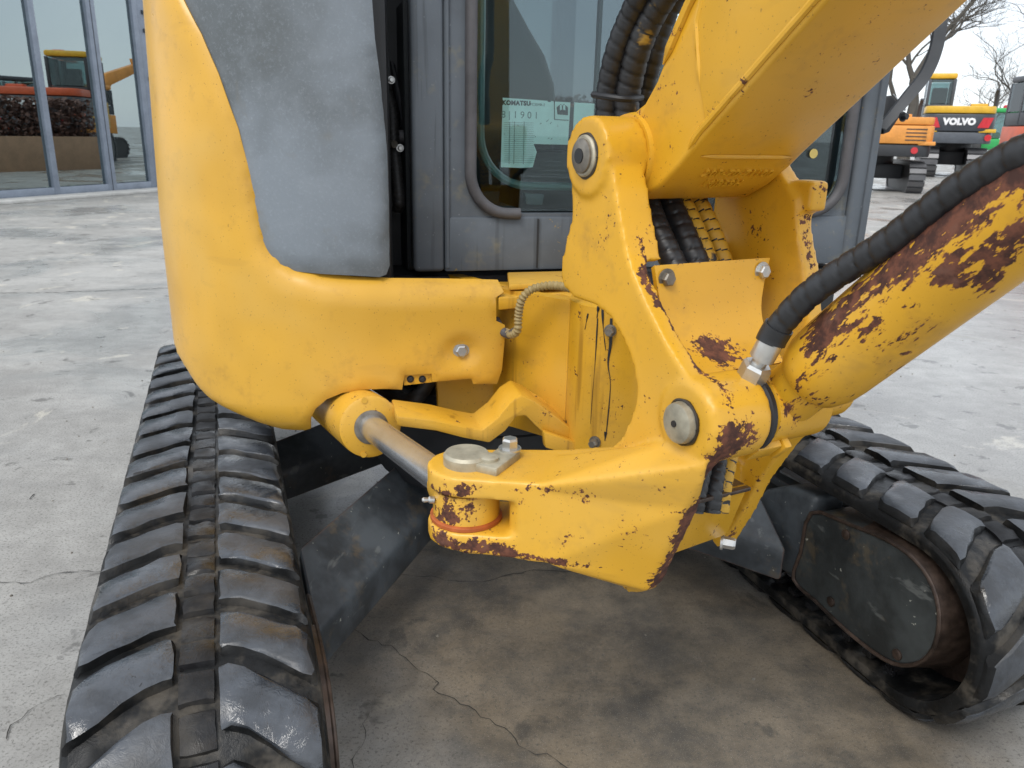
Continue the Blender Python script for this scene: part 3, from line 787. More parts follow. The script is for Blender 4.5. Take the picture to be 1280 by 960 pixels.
# chevron gusset
Rg = xy(650, 520, 1.44).dot(UR)
def onr(x, y, R): return atpl(x, y, UR * R, UR)
chev_top = [(496, 520), (545, 526), (580, 534), (603, 538), (622, 523), (638, 503), (652, 494), (668, 501), (700, 524), (728, 547), (726, 558)]
chev_bot = [(714, 567), (694, 555), (672, 535), (657, 520), (646, 521), (632, 539), (612, 554), (580, 548), (545, 539), (496, 533)]
mk('chevron_flange', *g_prism([onr(x, y, Rg + .08) for x, y in chev_top + chev_bot], UR * .09 + ZU * .004), M['y_frame'], post, bevel=.004)
mk('chevron_weld', *g_tube([onr(x, y - 5, Rg + .15) for x, y in chev_top[4:]], .006, 8), M['y_frame'], post)
gus = [(680, 540), (740, 560), (735, 575), (682, 560)]
mk('post_gusset', *g_prism([onr(x, y, Rg + .06) for x, y in gus], UR * .02), M['y_frame'], post, bevel=.003)
fill = [(545, 458), (660, 458), (660, 500), (640, 512), (622, 530), (602, 546), (566, 540), (548, 520)]
mk('frame_web', *g_prism([onr(x, y, RC0 + .09) for x, y in fill], UR * .02), M['y_frame'], post, bevel=.003)
# grease nipples and the runs of grease below them
def onbarrel(x, y, rad=.0995):
    d = ray(x, y); A = d.x ** 2 + d.y ** 2; B = -2 * (d.x * pc.x + d.y * pc.y); C = pc.x ** 2 + pc.y ** 2 - rad * rad
    t = (-B - sqrt(max(0, B * B - 4 * A * C))) / (2 * A); return CAM + d * t
for x, y in ((763, 413), (744, 552)):
    q = onbarrel(x, y); mk('grease_nipple', *g_bolt(q, (q - pc - ZU * q.z), .0085, .016), M['pin'], post)
def drip(px, w, name='grease_run'):
    pts = resample(catmull([onbarrel(x, y) for x, y in px], 8), .006)
    mk(name, *g_tube(pts, lambda t: w * (.65 + .35 * sin(t * 9)) * (1.25 - t), 6), M['black'], post)
drip([(764, 398), (763, 430), (760, 455), (763, 480), (760, 520), (757, 548)], .0030)
drip([(748, 383), (746, 398)], .0032); drip([(753, 384), (754, 410), (757, 438)], .0024)
drip([(747, 398), (744, 450), (740, 500), (738, 530)], .0014); drip([(735, 392), (731, 412)], .0018); drip([(757, 540), (756, 552)], .004)
# coil-wrapped cable
mk('wire_loom', *g_tube(resample(catmull([at(632, 415, 1.60), at(640, 418, 1.57), at(647, 412, 1.55), at(648, 395, 1.54), at(652, 375, 1.52), at(664, 362, 1.51), at(685, 357, 1.50), at(703, 358, 1.48), at(720, 362, 1.46)], 12), .0022), .0075, 12, lambda L, a: .0075 + .0014 * sin(L * 2 * pi / .0078)), get('loom', (.30, .22, .09), .6), post)
mk('hose_elbow', *g_tube(catmull([at(620, 400, 1.62), at(626, 412, 1.60), at(636, 418, 1.585), at(645, 414, 1.56)], 6), .009, 10), M['seal'], post)
mk('hydraulic_pipe', *g_tube(catmull([at(470, 480, 1.85), at(505, 500, 1.78), at(524, 494, 1.76), at(540, 470, 1.82)], 8), .017, 14), get('old_pipe', (.035, .034, .033), .5, .3), MX)

# ---- swing bracket: one casting
def eye_pts(rad, a0, a1, n, c=(0, 0)): return [(c[0] + rad * cos(radians(a0 + (a1 - a0) * i / n)), c[1] + rad * sin(radians(a0 + (a1 - a0) * i / n))) for i in range(n + 1)]
front = [(766, 250), (778, 300), (790, 340), (805, 376), (830, 425), (855, 466), (874, 488), (889, 515), (893, 545), (874, 586), (852, 617), (835, 647), (826, 682), (813, 728), (800, 741), (785, 741), (768, 727)]
rear = [(735, 700), (730, 620), (755, 566), (775, 549), (789, 520), (795, 490), (791, 460), (779, 425), (762, 397), (742, 381), (716, 373), (702, 356), (701, 328), (709, 292), (717, 258)]
Lp = eye_pts(.050, 200, -20, 16) + [bl(*p) for p in front] + [bl(*p) for p in rear]
sh = [g_prism([BF(s, 0, z) for s, z in Lp], BA * .026)]
# thickened eye and shoulder
sh.append(g_lathe(BF(0, -.006, 0), BA, [(0, .050), (.064, .050)], 40))
sh.append(g_prism([BF(s, .0, z) for s, z in [(-.045, -.02), (.05, -.01), (.07, -.06), (.10, -.125), (.02, -.13), (-.04, -.08)]], BA * .052))
# boss of the boom cylinder pin
bs, bz = bl(858, 527)
sh.append(g_lathe(BF(bs, -.004, bz), BA, [(0, .046), (.010, .052), (.085, .052), (.09, .046)], 40))
sh.append(g_prism([BF(s, .0, z) for s, z in [(bs - .03, bz - .05), (bs + .048, bz - .02), (bs + .045, bz + .03), (bs, bz + .05)]], BA * .08))
# lug bar carrying the swing cylinder fork
def xyz(p, z): return V((p[0], p[1], z))
bar = eye_pts(.052, 100, 262, 14, (-.058, .967)) + [(.02, .908), (.09, .897), (.14, .892), (.165, .95), (.15, 1.03), (.05, 1.022)]
ztop, zf1, zf2 = .652, .624, .574
def zb(x): return .546 - .06 * (x + .06)
def slab(poly, z0, z1):
    n = len(poly); v = [xyz(p, z0(p[0]) if callable(z0) else z0) for p in poly] + [xyz(p, z1(p[0]) if callable(z1) else z1) for p in poly]
    return v, [tuple(range(n))[::-1], tuple(range(n, 2 * n))] + [(i, (i + 1) % n, n + (i + 1) % n, n + i) for i in range(n)]
sh.append(slab(bar, zf1, lambda x: ztop + max(0, x - .1) * .10)); sh.append(slab(bar, zb, zf2))
mid = [p for p in bar if p[0] > .0 and p[0] < .9]
mid = [(.000, .925), (.012, .909)] + [p for p in bar if p[0] > .03] + [(.012, 1.018), (.004, .97)]
sh.append(slab(mid, lambda x: zb(x) + .004, zf1 + .004))
sh.append(g_hull([(.05, .904, zb(.05)), (.05, .904, ztop - .002), (.14, .893, zb(.14)), (.12, .99, .56), (.12, .99, .64)] + [BF(*q) for q in ((.150, 0, -.555), (.188, 0, -.538), (.203, 0, -.49), (.222, 0, -.44), (.244, 0, -.395), (.15, .026, -.54), (.186, .026, -.53), (.24, .026, -.40))]))
sh.append(g_hull([(.03, .907, ztop - .004), (.10, .897, ztop - .002), (.06, 1.0, ztop)] + [BF(*q) for q in ((.244, 0, -.395), (.268, 0, -.35), (.275, 0, -.325), (.20, 0, -.325), (.13, 0, -.365), (.24, .026, -.40), (.13, .026, -.40))]))
br_m = [(BF(.252, .01, -.40), BF(.30, .01, -.28), .011), (BF(.20, .01, -.53), BF(.245, .01, -.42), .55),]
rust_marks = [(tuple(BF(.190, .018, -.535)), tuple(BF(.236, .022, -.405)), .032, .85), (tuple(BF(.236, .022, -.405)), tuple(BF(.295, .03, -.285)), .030, .62),
              (tuple(BF(.29, .045, -.30)), tuple(BF(.285, .07, -.25)), .040, .20),
              ((-.115, .935, .628), (-.06, .905, .630), .026, .50), ((-.06, .905, .640), (.05, .895, .645), .016, .42), ((-.115, .93, .562), (.0, .905, .553), .024, .58), ((.0, .905, .550), (.14, .882, .538), .012, .85),
              ((.0, .90, .645), (.06, .885, .648), .018, .36), ((.06, .895, .645), (.17, .88, .66), .022, .24), ((.03, .90, .59), (.07, .895, .575), .014, .34), ((.06, .895, .585), (.15, .89, .585), .008, .42),
              (tuple(BF(.10, .27, -.02)), tuple(BF(.15, .27, -.14)), .018, .42), (tuple(BF(.20, .26, -.33)), tuple(BF(.07, .26, -.58)), .018, .52)]
def edge_line(a, b, w, r, k): p, q = bl(*a), bl(*b); return (tuple(BF(p[0], w, p[1])), tuple(BF(q[0], w, q[1])), r, k)
rust_marks += [edge_line((778, 300), (792, 345), .026, .008, .40), edge_line((790, 340), (808, 382), .015, .016, .60), edge_line((805, 376), (850, 460), .026, .009, .62), edge_line((850, 460), (885, 500), .026, .016, .60), edge_line((893, 540), (872, 590), .012, .018, .66)]
M['y_bracket'] = yellow('yellow_bracket', .12, .40, rust_marks, (.66, .348, .020), .30)
# right-hand plate
RW0 = .255
rfront = [(1012, 215), (1016, 250), (1017, 290), (1025, 335), (1030, 400), (1032, 450), (1034, 490), (1030, 522), (1000, 553), (966, 598), (944, 640), (926, 668), (908, 690), (893, 690), (884, 676)]
Rp = eye_pts(.050, 150, 20, 8) + [bl(x, y, RW0 + .03) for x, y in rfront[1:-3]] + [(.055, -.60), (.04, -.61), (.01, -.59), (-.02, -.5), (0, -.40), (.02, -.3), (.0, -.2), (-.045, -.1)]
sh2 = [g_prism([BF(s, RW0, z) for s, z in Rp], BA * .030), g_lathe(BF(0, RW0 - .004, 0), BA, [(0, .05), (.05, .05)], 36),
       g_lathe(BF(bs - .03, RW0 - .03, bz), BA, [(0, .040), (.05, .040)], 36)]
x0, z0 = bl(1014, 240, RW0 + .03); sh2.append(g_box(BF(x0 + .005, RW0 + .022, z0 - .004), BF_, BA, ZU, .018, .016, .020))
# webs tying the two plates together
sh2.append(g_prism([BF(.02, .0, -.44), BF(.08, .0, -.45), BF(.08, .0, -.51), BF(.02, .0, -.52)], BA * .26))
sh2.append(g_prism([BF(-.03, .17, -.12), BF(-.01, .17, -.12), BF(.0, .17, -.42), BF(-.02, .17, -.42)], BA * .09))
bracket = casting('swing_bracket', sh + sh2, M['y_bracket'], MX, .0042, 4, .5)
# boom foot pin
pin = MB(); pin.add(g_lathe(BF(0, -.016, 0), BA, [(0, .018), (.002, .0215), (.02, .0225), (.27, .0225), (.275, .021)], 32))
mk('boom_pin', pin.v, pin.f, M['pin'], bracket)
mk('pin_collar', *g_lathe(BF(0, -.011, 0), BA, [(0, .0245), (.002, .0265), (.01, .0265)], 32), M['wornsteel'], bracket)
mk('pin_centre', *g_lathe(BF(0, -.0175, 0), BA, [(0, .0095), (.004, .0095)], 20), M['black'], bracket)
mk('cylinder_pin', *g_lathe(BF(bs, -.018, bz), BA, [(0, .018), (.003, .0235), (.01, .0250), (.20, .0250)], 32), M['wornsteel'], bracket)
mk('pin_centre', *g_lathe(BF(bs, -.0195, bz), BA, [(0, .004), (.004, .004)], 12), M['black'], bracket)
for s_, z_, rr in ((0, 0, .0275), (bs, bz, .0262)):
    gp_ = [BF(s_ + rr * cos(a), -.0055, z_ + rr * sin(a)) for a in [2 * pi * i / 30 for i in range(31)]]
    mk('grease_ring', *g_tube(gp_, lambda t: .0016 + .0011 * sin(t * 23) ** 2, 6), get('old_grease', (.030, .022, .014), .35), bracket)
# swing cylinder pin, keeper and bolts
pcx = V((-.058, .967, 0))
mk('fork_pin_cap', *g_lathe(pcx + ZU * (ztop - .002), ZU, [(0, .031), (.014, .031), (.018, .028)], 36), M['wornsteel'], bracket)
kd = (V((.86, -.52, 0))).normalized(); kx = V((-kd.y, kd.x, 0))
kp = pcx + V((.042, -.006, 0)) + ZU * (ztop + .005)
mk('keeper_plate', *g_box(kp + V((.0, .002, 0)), V((.45, .89, 0)).normalized(), V((.89, -.45, 0)).normalized(), ZU, .034, .016, .006), M['wornsteel'], bracket, bevel=.002)
mk('keeper_bolt', *g_bolt(pcx + V((.057, .024, ztop + .011)), ZU, .0115, .014), M['zinc'], bracket)
mk('keeper_stud', *g_lathe(pcx + V((.030, -.012, ztop + .009)), ZU, [(0, .013), (.006, .013), (.008, .010)], 18), M['wornsteel'], bracket)
# cover plate between the plates
sec = catmull([V((.105, 0, -.128)), V((.112, 0, -.16)), V((.125, 0, -.195)), V((.155, 0, -.225)), V((.20, 0, -.245))], 6)
v = []; f = []
W0, W1 = .036, .232
for i, p in enumerate(sec):
    k = i / (len(sec) - 1); a0 = W0 + .015 * k; a1 = W1 - .05 * k
    v += [BF(p.x, a0, p.z), BF(p.x, a1, p.z), BF(p.x - .006, a0, p.z - .004), BF(p.x - .006, a1, p.z - .004)]
for i in range(len(sec) - 1):
    a, b = 4 * i, 4 * i + 4; f += [(a, b, b + 1, a + 1), (a + 2, a + 3, b + 3, b + 2), (a, a + 2, b + 2, b), (a + 1, b + 1, b + 3, a + 3)]
f += [(0, 1, 3, 2), (len(v) - 4, len(v) - 2, len(v) - 1, len(v) - 3)]
M['y_plate'] = yellow('yellow_plate', .05, .3, [(tuple(BF(.165, .10, -.232)), .055, .75)], (.66, .348, .020), .10)
cpl = mk('hose_guard_plate', v, f, M['y_plate'], bracket, sharp=40)
for w, mt in ((W0 + .018, M['pin']), (W1 - .016, M['zinc'])): mk('guard_bolt', *g_bolt(BF(.108, w, -.145), BF_, .0095, .008), mt, bracket)
# lower cross box with rusty lip
def skew(p0, p1, p2, p3, th): return g_hex([p0 - th, p1 - th, p2 - th, p3 - th, p0, p1, p2, p3])
tl, tr, brr, bll = BF(.205, .022, -.405), BF(.142, .205, -.447), BF(.112, .205, -.540), BF(.180, .022, -.500)
mk('lower_cross_plate', *skew(tl, tr, brr, bll, BF_ * .008), M['y_plate'], bracket, bevel=.002)
mk('cross_plate_lip', *skew(tl + BF_ * .010, tr + BF_ * .006, tr - BF_ * .05, tl - BF_ * .05, ZU * .006), M['rustrim'], bracket, bevel=.0015)
mk('cross_bolt', *g_bolt(BF(.108, .198, -.552), BF_ + BA * .9, .009, .018), M['zinc'], bracket)

# ---- boom
bsec = [(-.045, -.02), (-.03, -.045), (0, -.056), (.035, -.052), (.07, -.034), (.105, -.008), (.125, .010), (.31, .160), (.62, .412), (1.30, .965), (1.22, 1.20), (.58, .66), (.40, .50), (.20, .318), (.105, .182), (.068, .130), (.047, .092), (.025, .066), (.0, .054), (-.035, .04)]
BW0, BW1 = .062, .250
boom = mk('boom', *g_prism([BF(s, BW0, z) for s, z in bsec], BA * (BW1 - BW0)), M['y_boom'], MX, bevel=.006, seg=3, bang=42, sharp=40)
mk('foot_collar', *g_lathe(BF(0, BW0 - .006, 0), BA, [(0, .0535), (.01, .056), (BW1 - BW0 + .004, .056)], 40), M['y_boom'], boom)
# side plate standing slightly proud, with its weld beads
sp = [(.150, .042), (.60, .41), (1.28, .962), (1.21, 1.16), (.57, .62), (.40, .47), (.215, .305), (.125, .180), (.118, .150), (.135, .08)]
mk('side_plate', *g_prism([BF(s, BW0 - .004, z) for s, z in sp], BA * .006), M['y_boom'], boom, bevel=.002)
def bead(pts, r=.0045, name='weld_bead', seed=1):
    rnd = random.Random(seed); P = resample([V(p) for p in pts], .0035)
    TL_ = sum((b_ - a_).length for a_, b_ in zip(P, P[1:])); mk(name, *g_tube(P, r, 8, lambda L, a: r * (.15 + .85 * min(1, L / .02, (TL_ - L) / .02)) * (1 + .14 * sin(L * 2 * pi / .007) + .10 * noise.noise(V((L * 60, a, seed))))), M['y_boom'], boom)
bead([BF(.115, BW0 + .002, .008), BF(.135, BW0 - .001, .030), BF(.30, BW0 - .001, .164), BF(.58, BW0 - .001, .392), BF(1.28, BW0 - .001, .962)], .0045)
bead([BF(.135, BW0 - .002, .080), BF(.118, BW0 - .002, .150), BF(.126, BW0 - .002, .182), BF(.215, BW0 - .002, .307)], .0042, seed=2)
bead([BF(.120, BW0 + .02, .004), BF(.120, BW1 - .015, .004)], .0028, seed=3)
bead([BF(.06, BW0 - .001, .11), BF(.10, BW0 - .001, .172), BF(.20, BW0 - .001, .30)], .006, seed=4)
# raised casting numbers under the foot
tn = (BF(.035, 0, -.052) - BF(.105, 0, -.008)); nd = V((0, 0, 0)); Yt = (BF(.105, 0, -.008) - BF(.070, 0, -.034)).normalized()
for txt, c, sz in (('20P-70-71100', BF(.094, .168, -.0155), .019), ('MJ859H', BF(.076, .160, -.0290), .018)):
    nrm = BA.cross(Yt).normalized()
    if nrm.dot(CAM - c) < 0: nrm = -nrm
    mk('cast_number', *g_text(txt, sz, c + nrm * .0005, BA, Yt, .0034, 1.1), M['y_boom'], boom, smooth=False)

# ---- boom cylinder
cdir = (BF_ * .69 + ZU * .724).normalized(); cw = .142
c0 = BF(bs, cw, bz)
dn_ = (BF_ * .724 - ZU * .69)
cyl_m = [(tuple(c0 + cdir * .13 - BA * .035 - dn_ * .02), tuple(c0 + cdir * .62 - BA * .040 - dn_ * .015), .036, .62), (tuple(c0 + cdir * .30 - BA * .03 + dn_ * .028), tuple(c0 + cdir * .62 - BA * .02 + dn_ * .035), .040, .40),
         (tuple(c0 + cdir * .24 - BA * .045), tuple(c0 + cdir * .62 - BA * .045), .075, .20), (tuple(c0 + cdir * .05 - BA * .02 + dn_ * .03), tuple(c0 + cdir * .20 - BA * .03 + dn_ * .02), .06, .26)]
M['y_boomcyl'] = yellow('yellow_boom_cylinder', .3, .3, cyl_m, (.66, .348, .020), .10, axis=tuple(cdir))
cyl = mk('boom_cylinder', *g_lathe(c0 + cdir * .062, cdir, [(0, .032), (.01, .043), (.03, .0485), (.05, .0495), (1.25, .0495)], 48), M['y_boomcyl'], MX)
mk('cylinder_eye', *MB().add(g_lathe(BF(bs, .10, bz), BA, [(0, .038), (.004, .044), (.09, .044), (.094, .038)], 36)).add(g_lathe(c0, cdir, [(0, .036), (.08, .036)], 28)).__dict__.values(), M['y_boomcyl'], cyl)
mk('dust_seal', *g_lathe(BF(bs, .084, bz), BA, [(0, .046), (.003, .050), (.009, .050), (.012, .046)], 36), M['black'], cyl)
m = MB(); lp = at(950, 556, .955)
m.add(g_box(lp, BA, cdir, (BF_ * .724 - ZU * .69), .020, .014, .012)); m.add(g_box(lp + BA * .026, BA, cdir, (BF_ * .724 - ZU * .69), .006, .016, .016))
m.build('locking_lug', M['y_boomcyl'], cyl, bevel=.003)
# port block, fitting and hose of the boom cylinder
def hw_(x, y, w): return atpl(x, y, BP + BA * w, BA)
fp = hw_(941, 468, .080); ft = hw_(958, 437, .082)
fd = (ft - fp).normalized()
m = MB(); m.add(g_box(hw_(930, 490, .085), BA, cdir, cdir.cross(BA), .028, .022, .018)); m.build('port_block', M['y_boomcyl'], cyl, bevel=.005)
mk('swivel_nut', *g_lathe(fp - fd * .012, fd, [(0, .0148), (.003, .0175), (.024, .0175), (.028, .0148)], 6), M['zinc'], cyl, sharp=20)
mk('crimp_ferrule', *g_lathe(fp + fd * .012, fd, [(0, .009), (.012, .009), (.013, .0146), (.036, .0146), (.039, .0138)], 28), M['zinc'], cyl)
ho = [fp + fd * .045, hw_(968, 418, .085), hw_(983, 397, .088), hw_(1008, 371, .092), hw_(1036, 350, .098), hw_(1075, 325, .106), hw_(1117, 298, .106), hw_(1192, 241, .106), hw_(1262, 198, .104), hw_(1340, 150, .102)]
ho += [ho[-1] + cdir * .25, ho[-1] + cdir * .55]
bh = spiral_hose('hydraulic_hose', ho, .0150, .021, M['hose'], MX, .15, 24)
mk('hose_cuff', *g_tube(resample(catmull([fp + fd * .046, hw_(966, 421, .084), hw_(974, 408, .086)], 8), .004), .0168, 22), M['hose'], bh)

# ---- hoses in the bracket and along the boom
def H_(name, pts, r, mat, pitch=.020, groove=.12):
    P_ = [at(*p) for p in pts]
    if pts[-1][1] < 0:
        dd_ = (BF_ * .72 + ZU * .69).normalized(); P_ += [P_[-1] + dd_ * .15, P_[-1] + dd_ * .45, P_[-1] + dd_ * .8]
    return spiral_hose(name, P_, r, pitch, M[mat], MX, groove)
H_('hydraulic_hose', [(800, 225, 1.12), (812, 262, 1.10), (825, 295, 1.085), (846, 338, 1.075), (862, 372, 1.07)], .0175, 'hose', .017)
H_('hydraulic_hose', [(808, 235, 1.15), (818, 270, 1.14), (830, 310, 1.13), (845, 345, 1.12)], .012, 'hose_yellow', .016)
H_('hydraulic_hose', [(828, 232, 1.13), (842, 265, 1.115), (858, 300, 1.10), (875, 340, 1.09), (884, 372, 1.08)], .0180, 'hose', .018)
H_('hydraulic_hose', [(842, 230, 1.14), (858, 262, 1.13), (875, 300, 1.115), (891, 340, 1.105), (898, 370, 1.10)], .0135, 'hose_yellow', .016)
H_('hydraulic_hose', [(862, 230, 1.16), (876, 258, 1.15), (893, 295, 1.14), (908, 340, 1.13), (914, 368, 1.12)], .0135, 'hose_yellow', .016)
mk('thin_hose', *g_tube(catmull([at(905, 225, 1.25), at(898, 250, 1.24), at(888, 275, 1.22), at(880, 300, 1.22)], 8), .007, 10), M['hose'], MX)
H_('hydraulic_hose', [(882, 540, 1.07), (880, 575, 1.05), (872, 615, 1.03), (868, 640, 1.03)], .0125, 'hose', .012)
H_('hydraulic_hose', [(898, 540, 1.09), (897, 570, 1.07), (891, 610, 1.05), (888, 640, 1.05)], .0135, 'hose', .012)
H_('hydraulic_hose', [(912, 540, 1.11), (911, 570, 1.09), (904, 605, 1.08), (900, 640, 1.08)], .0125, 'hose_yellow', .014)
H_('hydraulic_hose', [(760, 165, 1.16), (758, 135, 1.15), (762, 100, 1.13), (772, 60, 1.10), (788, 20, 1.07), (808, -20, 1.03), (835, -60, 1.0)], .0165, 'hose', .019)
H_('hydraulic_hose', [(786, 165, 1.15), (783, 135, 1.14), (788, 100, 1.12), (798, 60, 1.09), (815, 20, 1.06), (840, -20, 1.02), (870, -60, .99)], .0185, 'hose_part', .019)
H_('hydraulic_hose', [(800, 150, 1.20), (806, 110, 1.18), (816, 70, 1.15), (832, 20, 1.12), (862, -30, 1.08)], .016, 'hose', .019)
mk('hose_tie', *g_tube(resample(catmull([at(741, 118, 1.12), at(760, 121, 1.10), at(785, 124, 1.095), at(802, 122, 1.12)], 6), .006), .0045, 8), M['black'], MX)

# ---- swing cylinder
g0 = at(464, 534, 1.50); p1 = pcx + ZU * .602
ax = (p1 - g0).normalized()
scy = mk('swing_cylinder', *g_lathe(g0, -ax, [(0, .052), (.004, .0595), (.020, .0605), (.36, .0605)], 44), M['y_cyl'], MX)
mk('cylinder_rod', *g_lathe(g0 - ax * .02, ax, [(0, .0245), ((p1 - g0).length - .02, .0235)], 32), M['rod'], scy)
mk('rod_wiper', *g_lathe(g0 - ax * .002, ax, [(0, .033), (.004, .033), (.006, .027)], 32), M['pin'], scy)
for an in (100, 250): 
    x_, y_ = perp(ax); qq = g0 + (x_ * cos(radians(an)) + y_ * sin(radians(an))) * .054
    mk('gland_notch', *g_lathe(qq - ax * .004, ax, [(0, .006), (.0055, .006)], 12), M['y_frame'], scy)
re = MB(); re.add(g_lathe(pcx + ZU * zf2, ZU, [(.002, .045), (zf1 - zf2 - .003, .045)], 40)); re.add(g_lathe(p1 - ax * .085, ax, [(0, .024), (.012, .031), (.07, .036)], 32))
M['y_eye'] = yellow('yellow_rod_eye', .6, .4, [((-.08, .93, .60), .05, .26)], (.66, .348, .020), .2)
reo = mk('rod_eye', re.v, re.f, M['y_eye'], scy)
mk('eye_seal', *g_lathe(pcx + ZU * (zf2 - .001), ZU, [(0, .047), (.002, .049), (.006, .049), (.008, .046)], 40), M['orange_seal'], scy)
mk('grease_nipple', *g_lathe(pcx + V((-.042, -.018, .606)), V((-1, -.3, .1)), [(0, .005), (.006, .005), (.008, .003), (.014, .0035), (.016, .002)], 12), M['zinc'], scy)

# ---- label sheet inside the glass
RL = RCAB + .034
def lab(px, R, mat, name, parent, th=.001): return mk(name, *g_prism([onr(x, y, R) for x, y in px], UR * th), mat, parent, smooth=False)
sheet1 = lab([(628.5, 122), (713, 128), (710, 181), (667, 180), (671, 190), (666, 209), (652, 210), (626, 209)], RL, M['paper'], 'instruction_label', cab)
lab([(718, 128), (752, 130), (752, 171), (716, 170)], RL + .006, M['paper'], 'second_label', cab)
def ink(px, name='print_line'): return lab(px, RL - .0012, M['ink'], name, sheet1, .0008)
mk('print_text', *g_text('KOMATSU', .0125, onr(645.5, 129, RL - .001), UU, ZU, .0003, 1.1, .0006), M['ink'], sheet1, smooth=False)
mk('print_text', *g_text('PC35MR-2', .0075, onr(672, 131, RL - .001), UU, ZU, .0003), get('pale_ink', (.25, .32, .31), .7), sheet1, smooth=False)
mk('print_text', *g_text('8 | 1 9 0 1', .020, onr(650, 144, RL - .001), UU, ZU, .0003), get('pale_ink', (.25, .32, .31)), sheet1, smooth=False)
for a, b in (((692, 126), (714, 127)), ((693, 149), (711, 150))): ink([(a[0], a[1]), (b[0], b[1]), (b[0], b[1] + .8), (a[0], a[1] + .8)])
ink([(692.6, 126), (693.6, 126), (693.6, 149), (692.6, 149)])
ink([(697, 143), (696, 134), (701, 130), (703, 132), (705, 130), (710, 134), (710, 144)], 'book_pictogram')
lab([(700, 138), (702.4, 137), (702.4, 131.5), (700, 130.6)], RL - .0022, M['paper'], 'book_page', sheet1, .0006); lab([(704, 137), (706.6, 138), (706.6, 130.6), (704, 131.5)], RL - .0022, M['paper'], 'book_page', sheet1, .0006)
ink([(684, 125.5), (689, 126), (688, 127.5), (685, 127)])
rl = random.Random(5); pale = get('pale_ink', (.25, .32, .31))
m = MB()
for i in range(20):
    y = 153 + i * 2.6
    m.add(g_prism([onr(x, yy, RL - .0012) for x, yy in ((630, y), (670 - rl.uniform(0, 6), y + .5), (668, y + .9), (630, y + .4))], UR * .0006))
for x in (637, 643, 655): m.add(g_prism([onr(a, b, RL - .0013) for a, b in ((x, 152), (x + .6, 152), (x - .4, 205), (x - 1, 205))], UR * .0006))
for i in range(16):
    x, y = rl.uniform(630, 705), rl.uniform(150, 176); m.add(g_prism([onr(a, b, RL - .0014) for a, b in ((x, y), (x + rl.uniform(-2, 4), y + rl.uniform(-3, 3)), (x + .8, y + 1))], UR * .0006))
m.build('print_table', pale, sheet1, smooth=False)['kind'] = 'stuff'
mk('round_sticker', *g_lathe(onr(1017, 192, RCAB + .020), -UR, [(0, .011), (.0006, .011)], 20), get('sticker_yellow', (.55, .42, .12)), cab, smooth=False)
mk('latch_block', *g_prism([onr(x, y, RCAB + .040) for x, y in ((656, 241), (681, 243), (678, 257), (658, 256))], UR * .02), get('latch_grey', (.08, .10, .11)), cab, bevel=.003)
# ---- narrow gap beside the cab: strut, hoses, bumper, bolts
lab([(455, -40), (512, -40), (518, 352), (478, 352)], 1.90, M['black'], 'gap_backing', MX, .01)  # black sheet added behind the gap to make the recess dark
mk('gas_strut', *g_tube([at(474, -20, 1.78), at(485, 60, 1.77), at(507, 160, 1.74)], .008, 10), M['black'], MX)
mk('gas_strut', *g_tube([at(484, -20, 1.80), at(500, 100, 1.77), at(503, 160, 1.76)], .006, 10), M['black'], MX)
spiral_hose('hydraulic_hose', [at(484, 115, 1.72), at(490, 140, 1.715), at(492, 175, 1.715), at(496, 215, 1.71), at(499, 250, 1.71), at(497, 262, 1.73)], .013, .012, get('old_hose', (.014, .013, .012), .6), MX, .12, 14)
mk('rubber_bumper', *g_lathe(at(492, 171, 1.74), UU - UR * .3, [(0, .015), (.03, .015), (.034, .012)], 18), M['seal'], MX)
mk('strut_bracket', *g_prism([at(x, y, 1.74) for x, y in ((477, 62), (487, 62), (489, 100), (480, 106))], UR * .02), M['black'], MX, bevel=.002)
for x, y in ((489, 100), (500, 185)): mk('gap_bolt', *g_bolt(at(x, y, 1.70), -UR, .006, .012), M['steel'], MX)
mk('hose_clamp', *g_lathe(at(487, 180, 1.70), -UR + UU * .5, [(0, .008), (.02, .008)], 12), M['pin'], MX)
# ---- bent strap on the right pillar
sp_ = resample(catmull([at(1190, -40, 1.86), at(1180, 20, 1.88), at(1173, 60, 1.90), at(1160, 92, 1.92), at(1138, 120, 1.94), at(1118, 144, 1.955), at(1104, 160, 1.965)], 10), .01)
v = []; f = []
for i, p in enumerate(sp_):
    d = (sp_[min(i + 1, len(sp_) - 1)] - sp_[max(0, i - 1)]).normalized(); x = d.cross(UR).normalized(); hw = .0105 if i < len(sp_) - 12 else .0105 - .003 * (i - len(sp_) + 12) / 12
    v += [p + x * hw - UR * .004, p - x * hw + UR * .012, p - x * hw + UR * .020, p + x * hw + UR * .004]
f = [(4 * i + k, 4 * i + (k + 1) % 4, 4 * i + 4 + (k + 1) % 4, 4 * i + 4 + k) for i in range(len(sp_) - 1) for k in range(4)] + [(0, 1, 2, 3), tuple(range(len(v) - 4, len(v)))]
strap = mk('mirror_strap', v, f, get('strap_grey', (.06, .066, .074), .45), MX, sharp=40)
mk('strap_bracket', *g_prism([at(x, y, 2.0) for x, y in ((1106, 122), (1114, 119), (1131, 137), (1112, 165), (1104, 168))], UR * .012), M['black'], strap, bevel=.002)
mk('strap_bolt', *g_bolt(at(1128, 146, 1.95), V((.4, -.9, .1)), .009, .012), M['black'], strap)
mk('strap_rod', *g_tube([at(1116, 118, 1.99), at(1132, 138, 1.99)], .003, 6), M['steel'], strap)

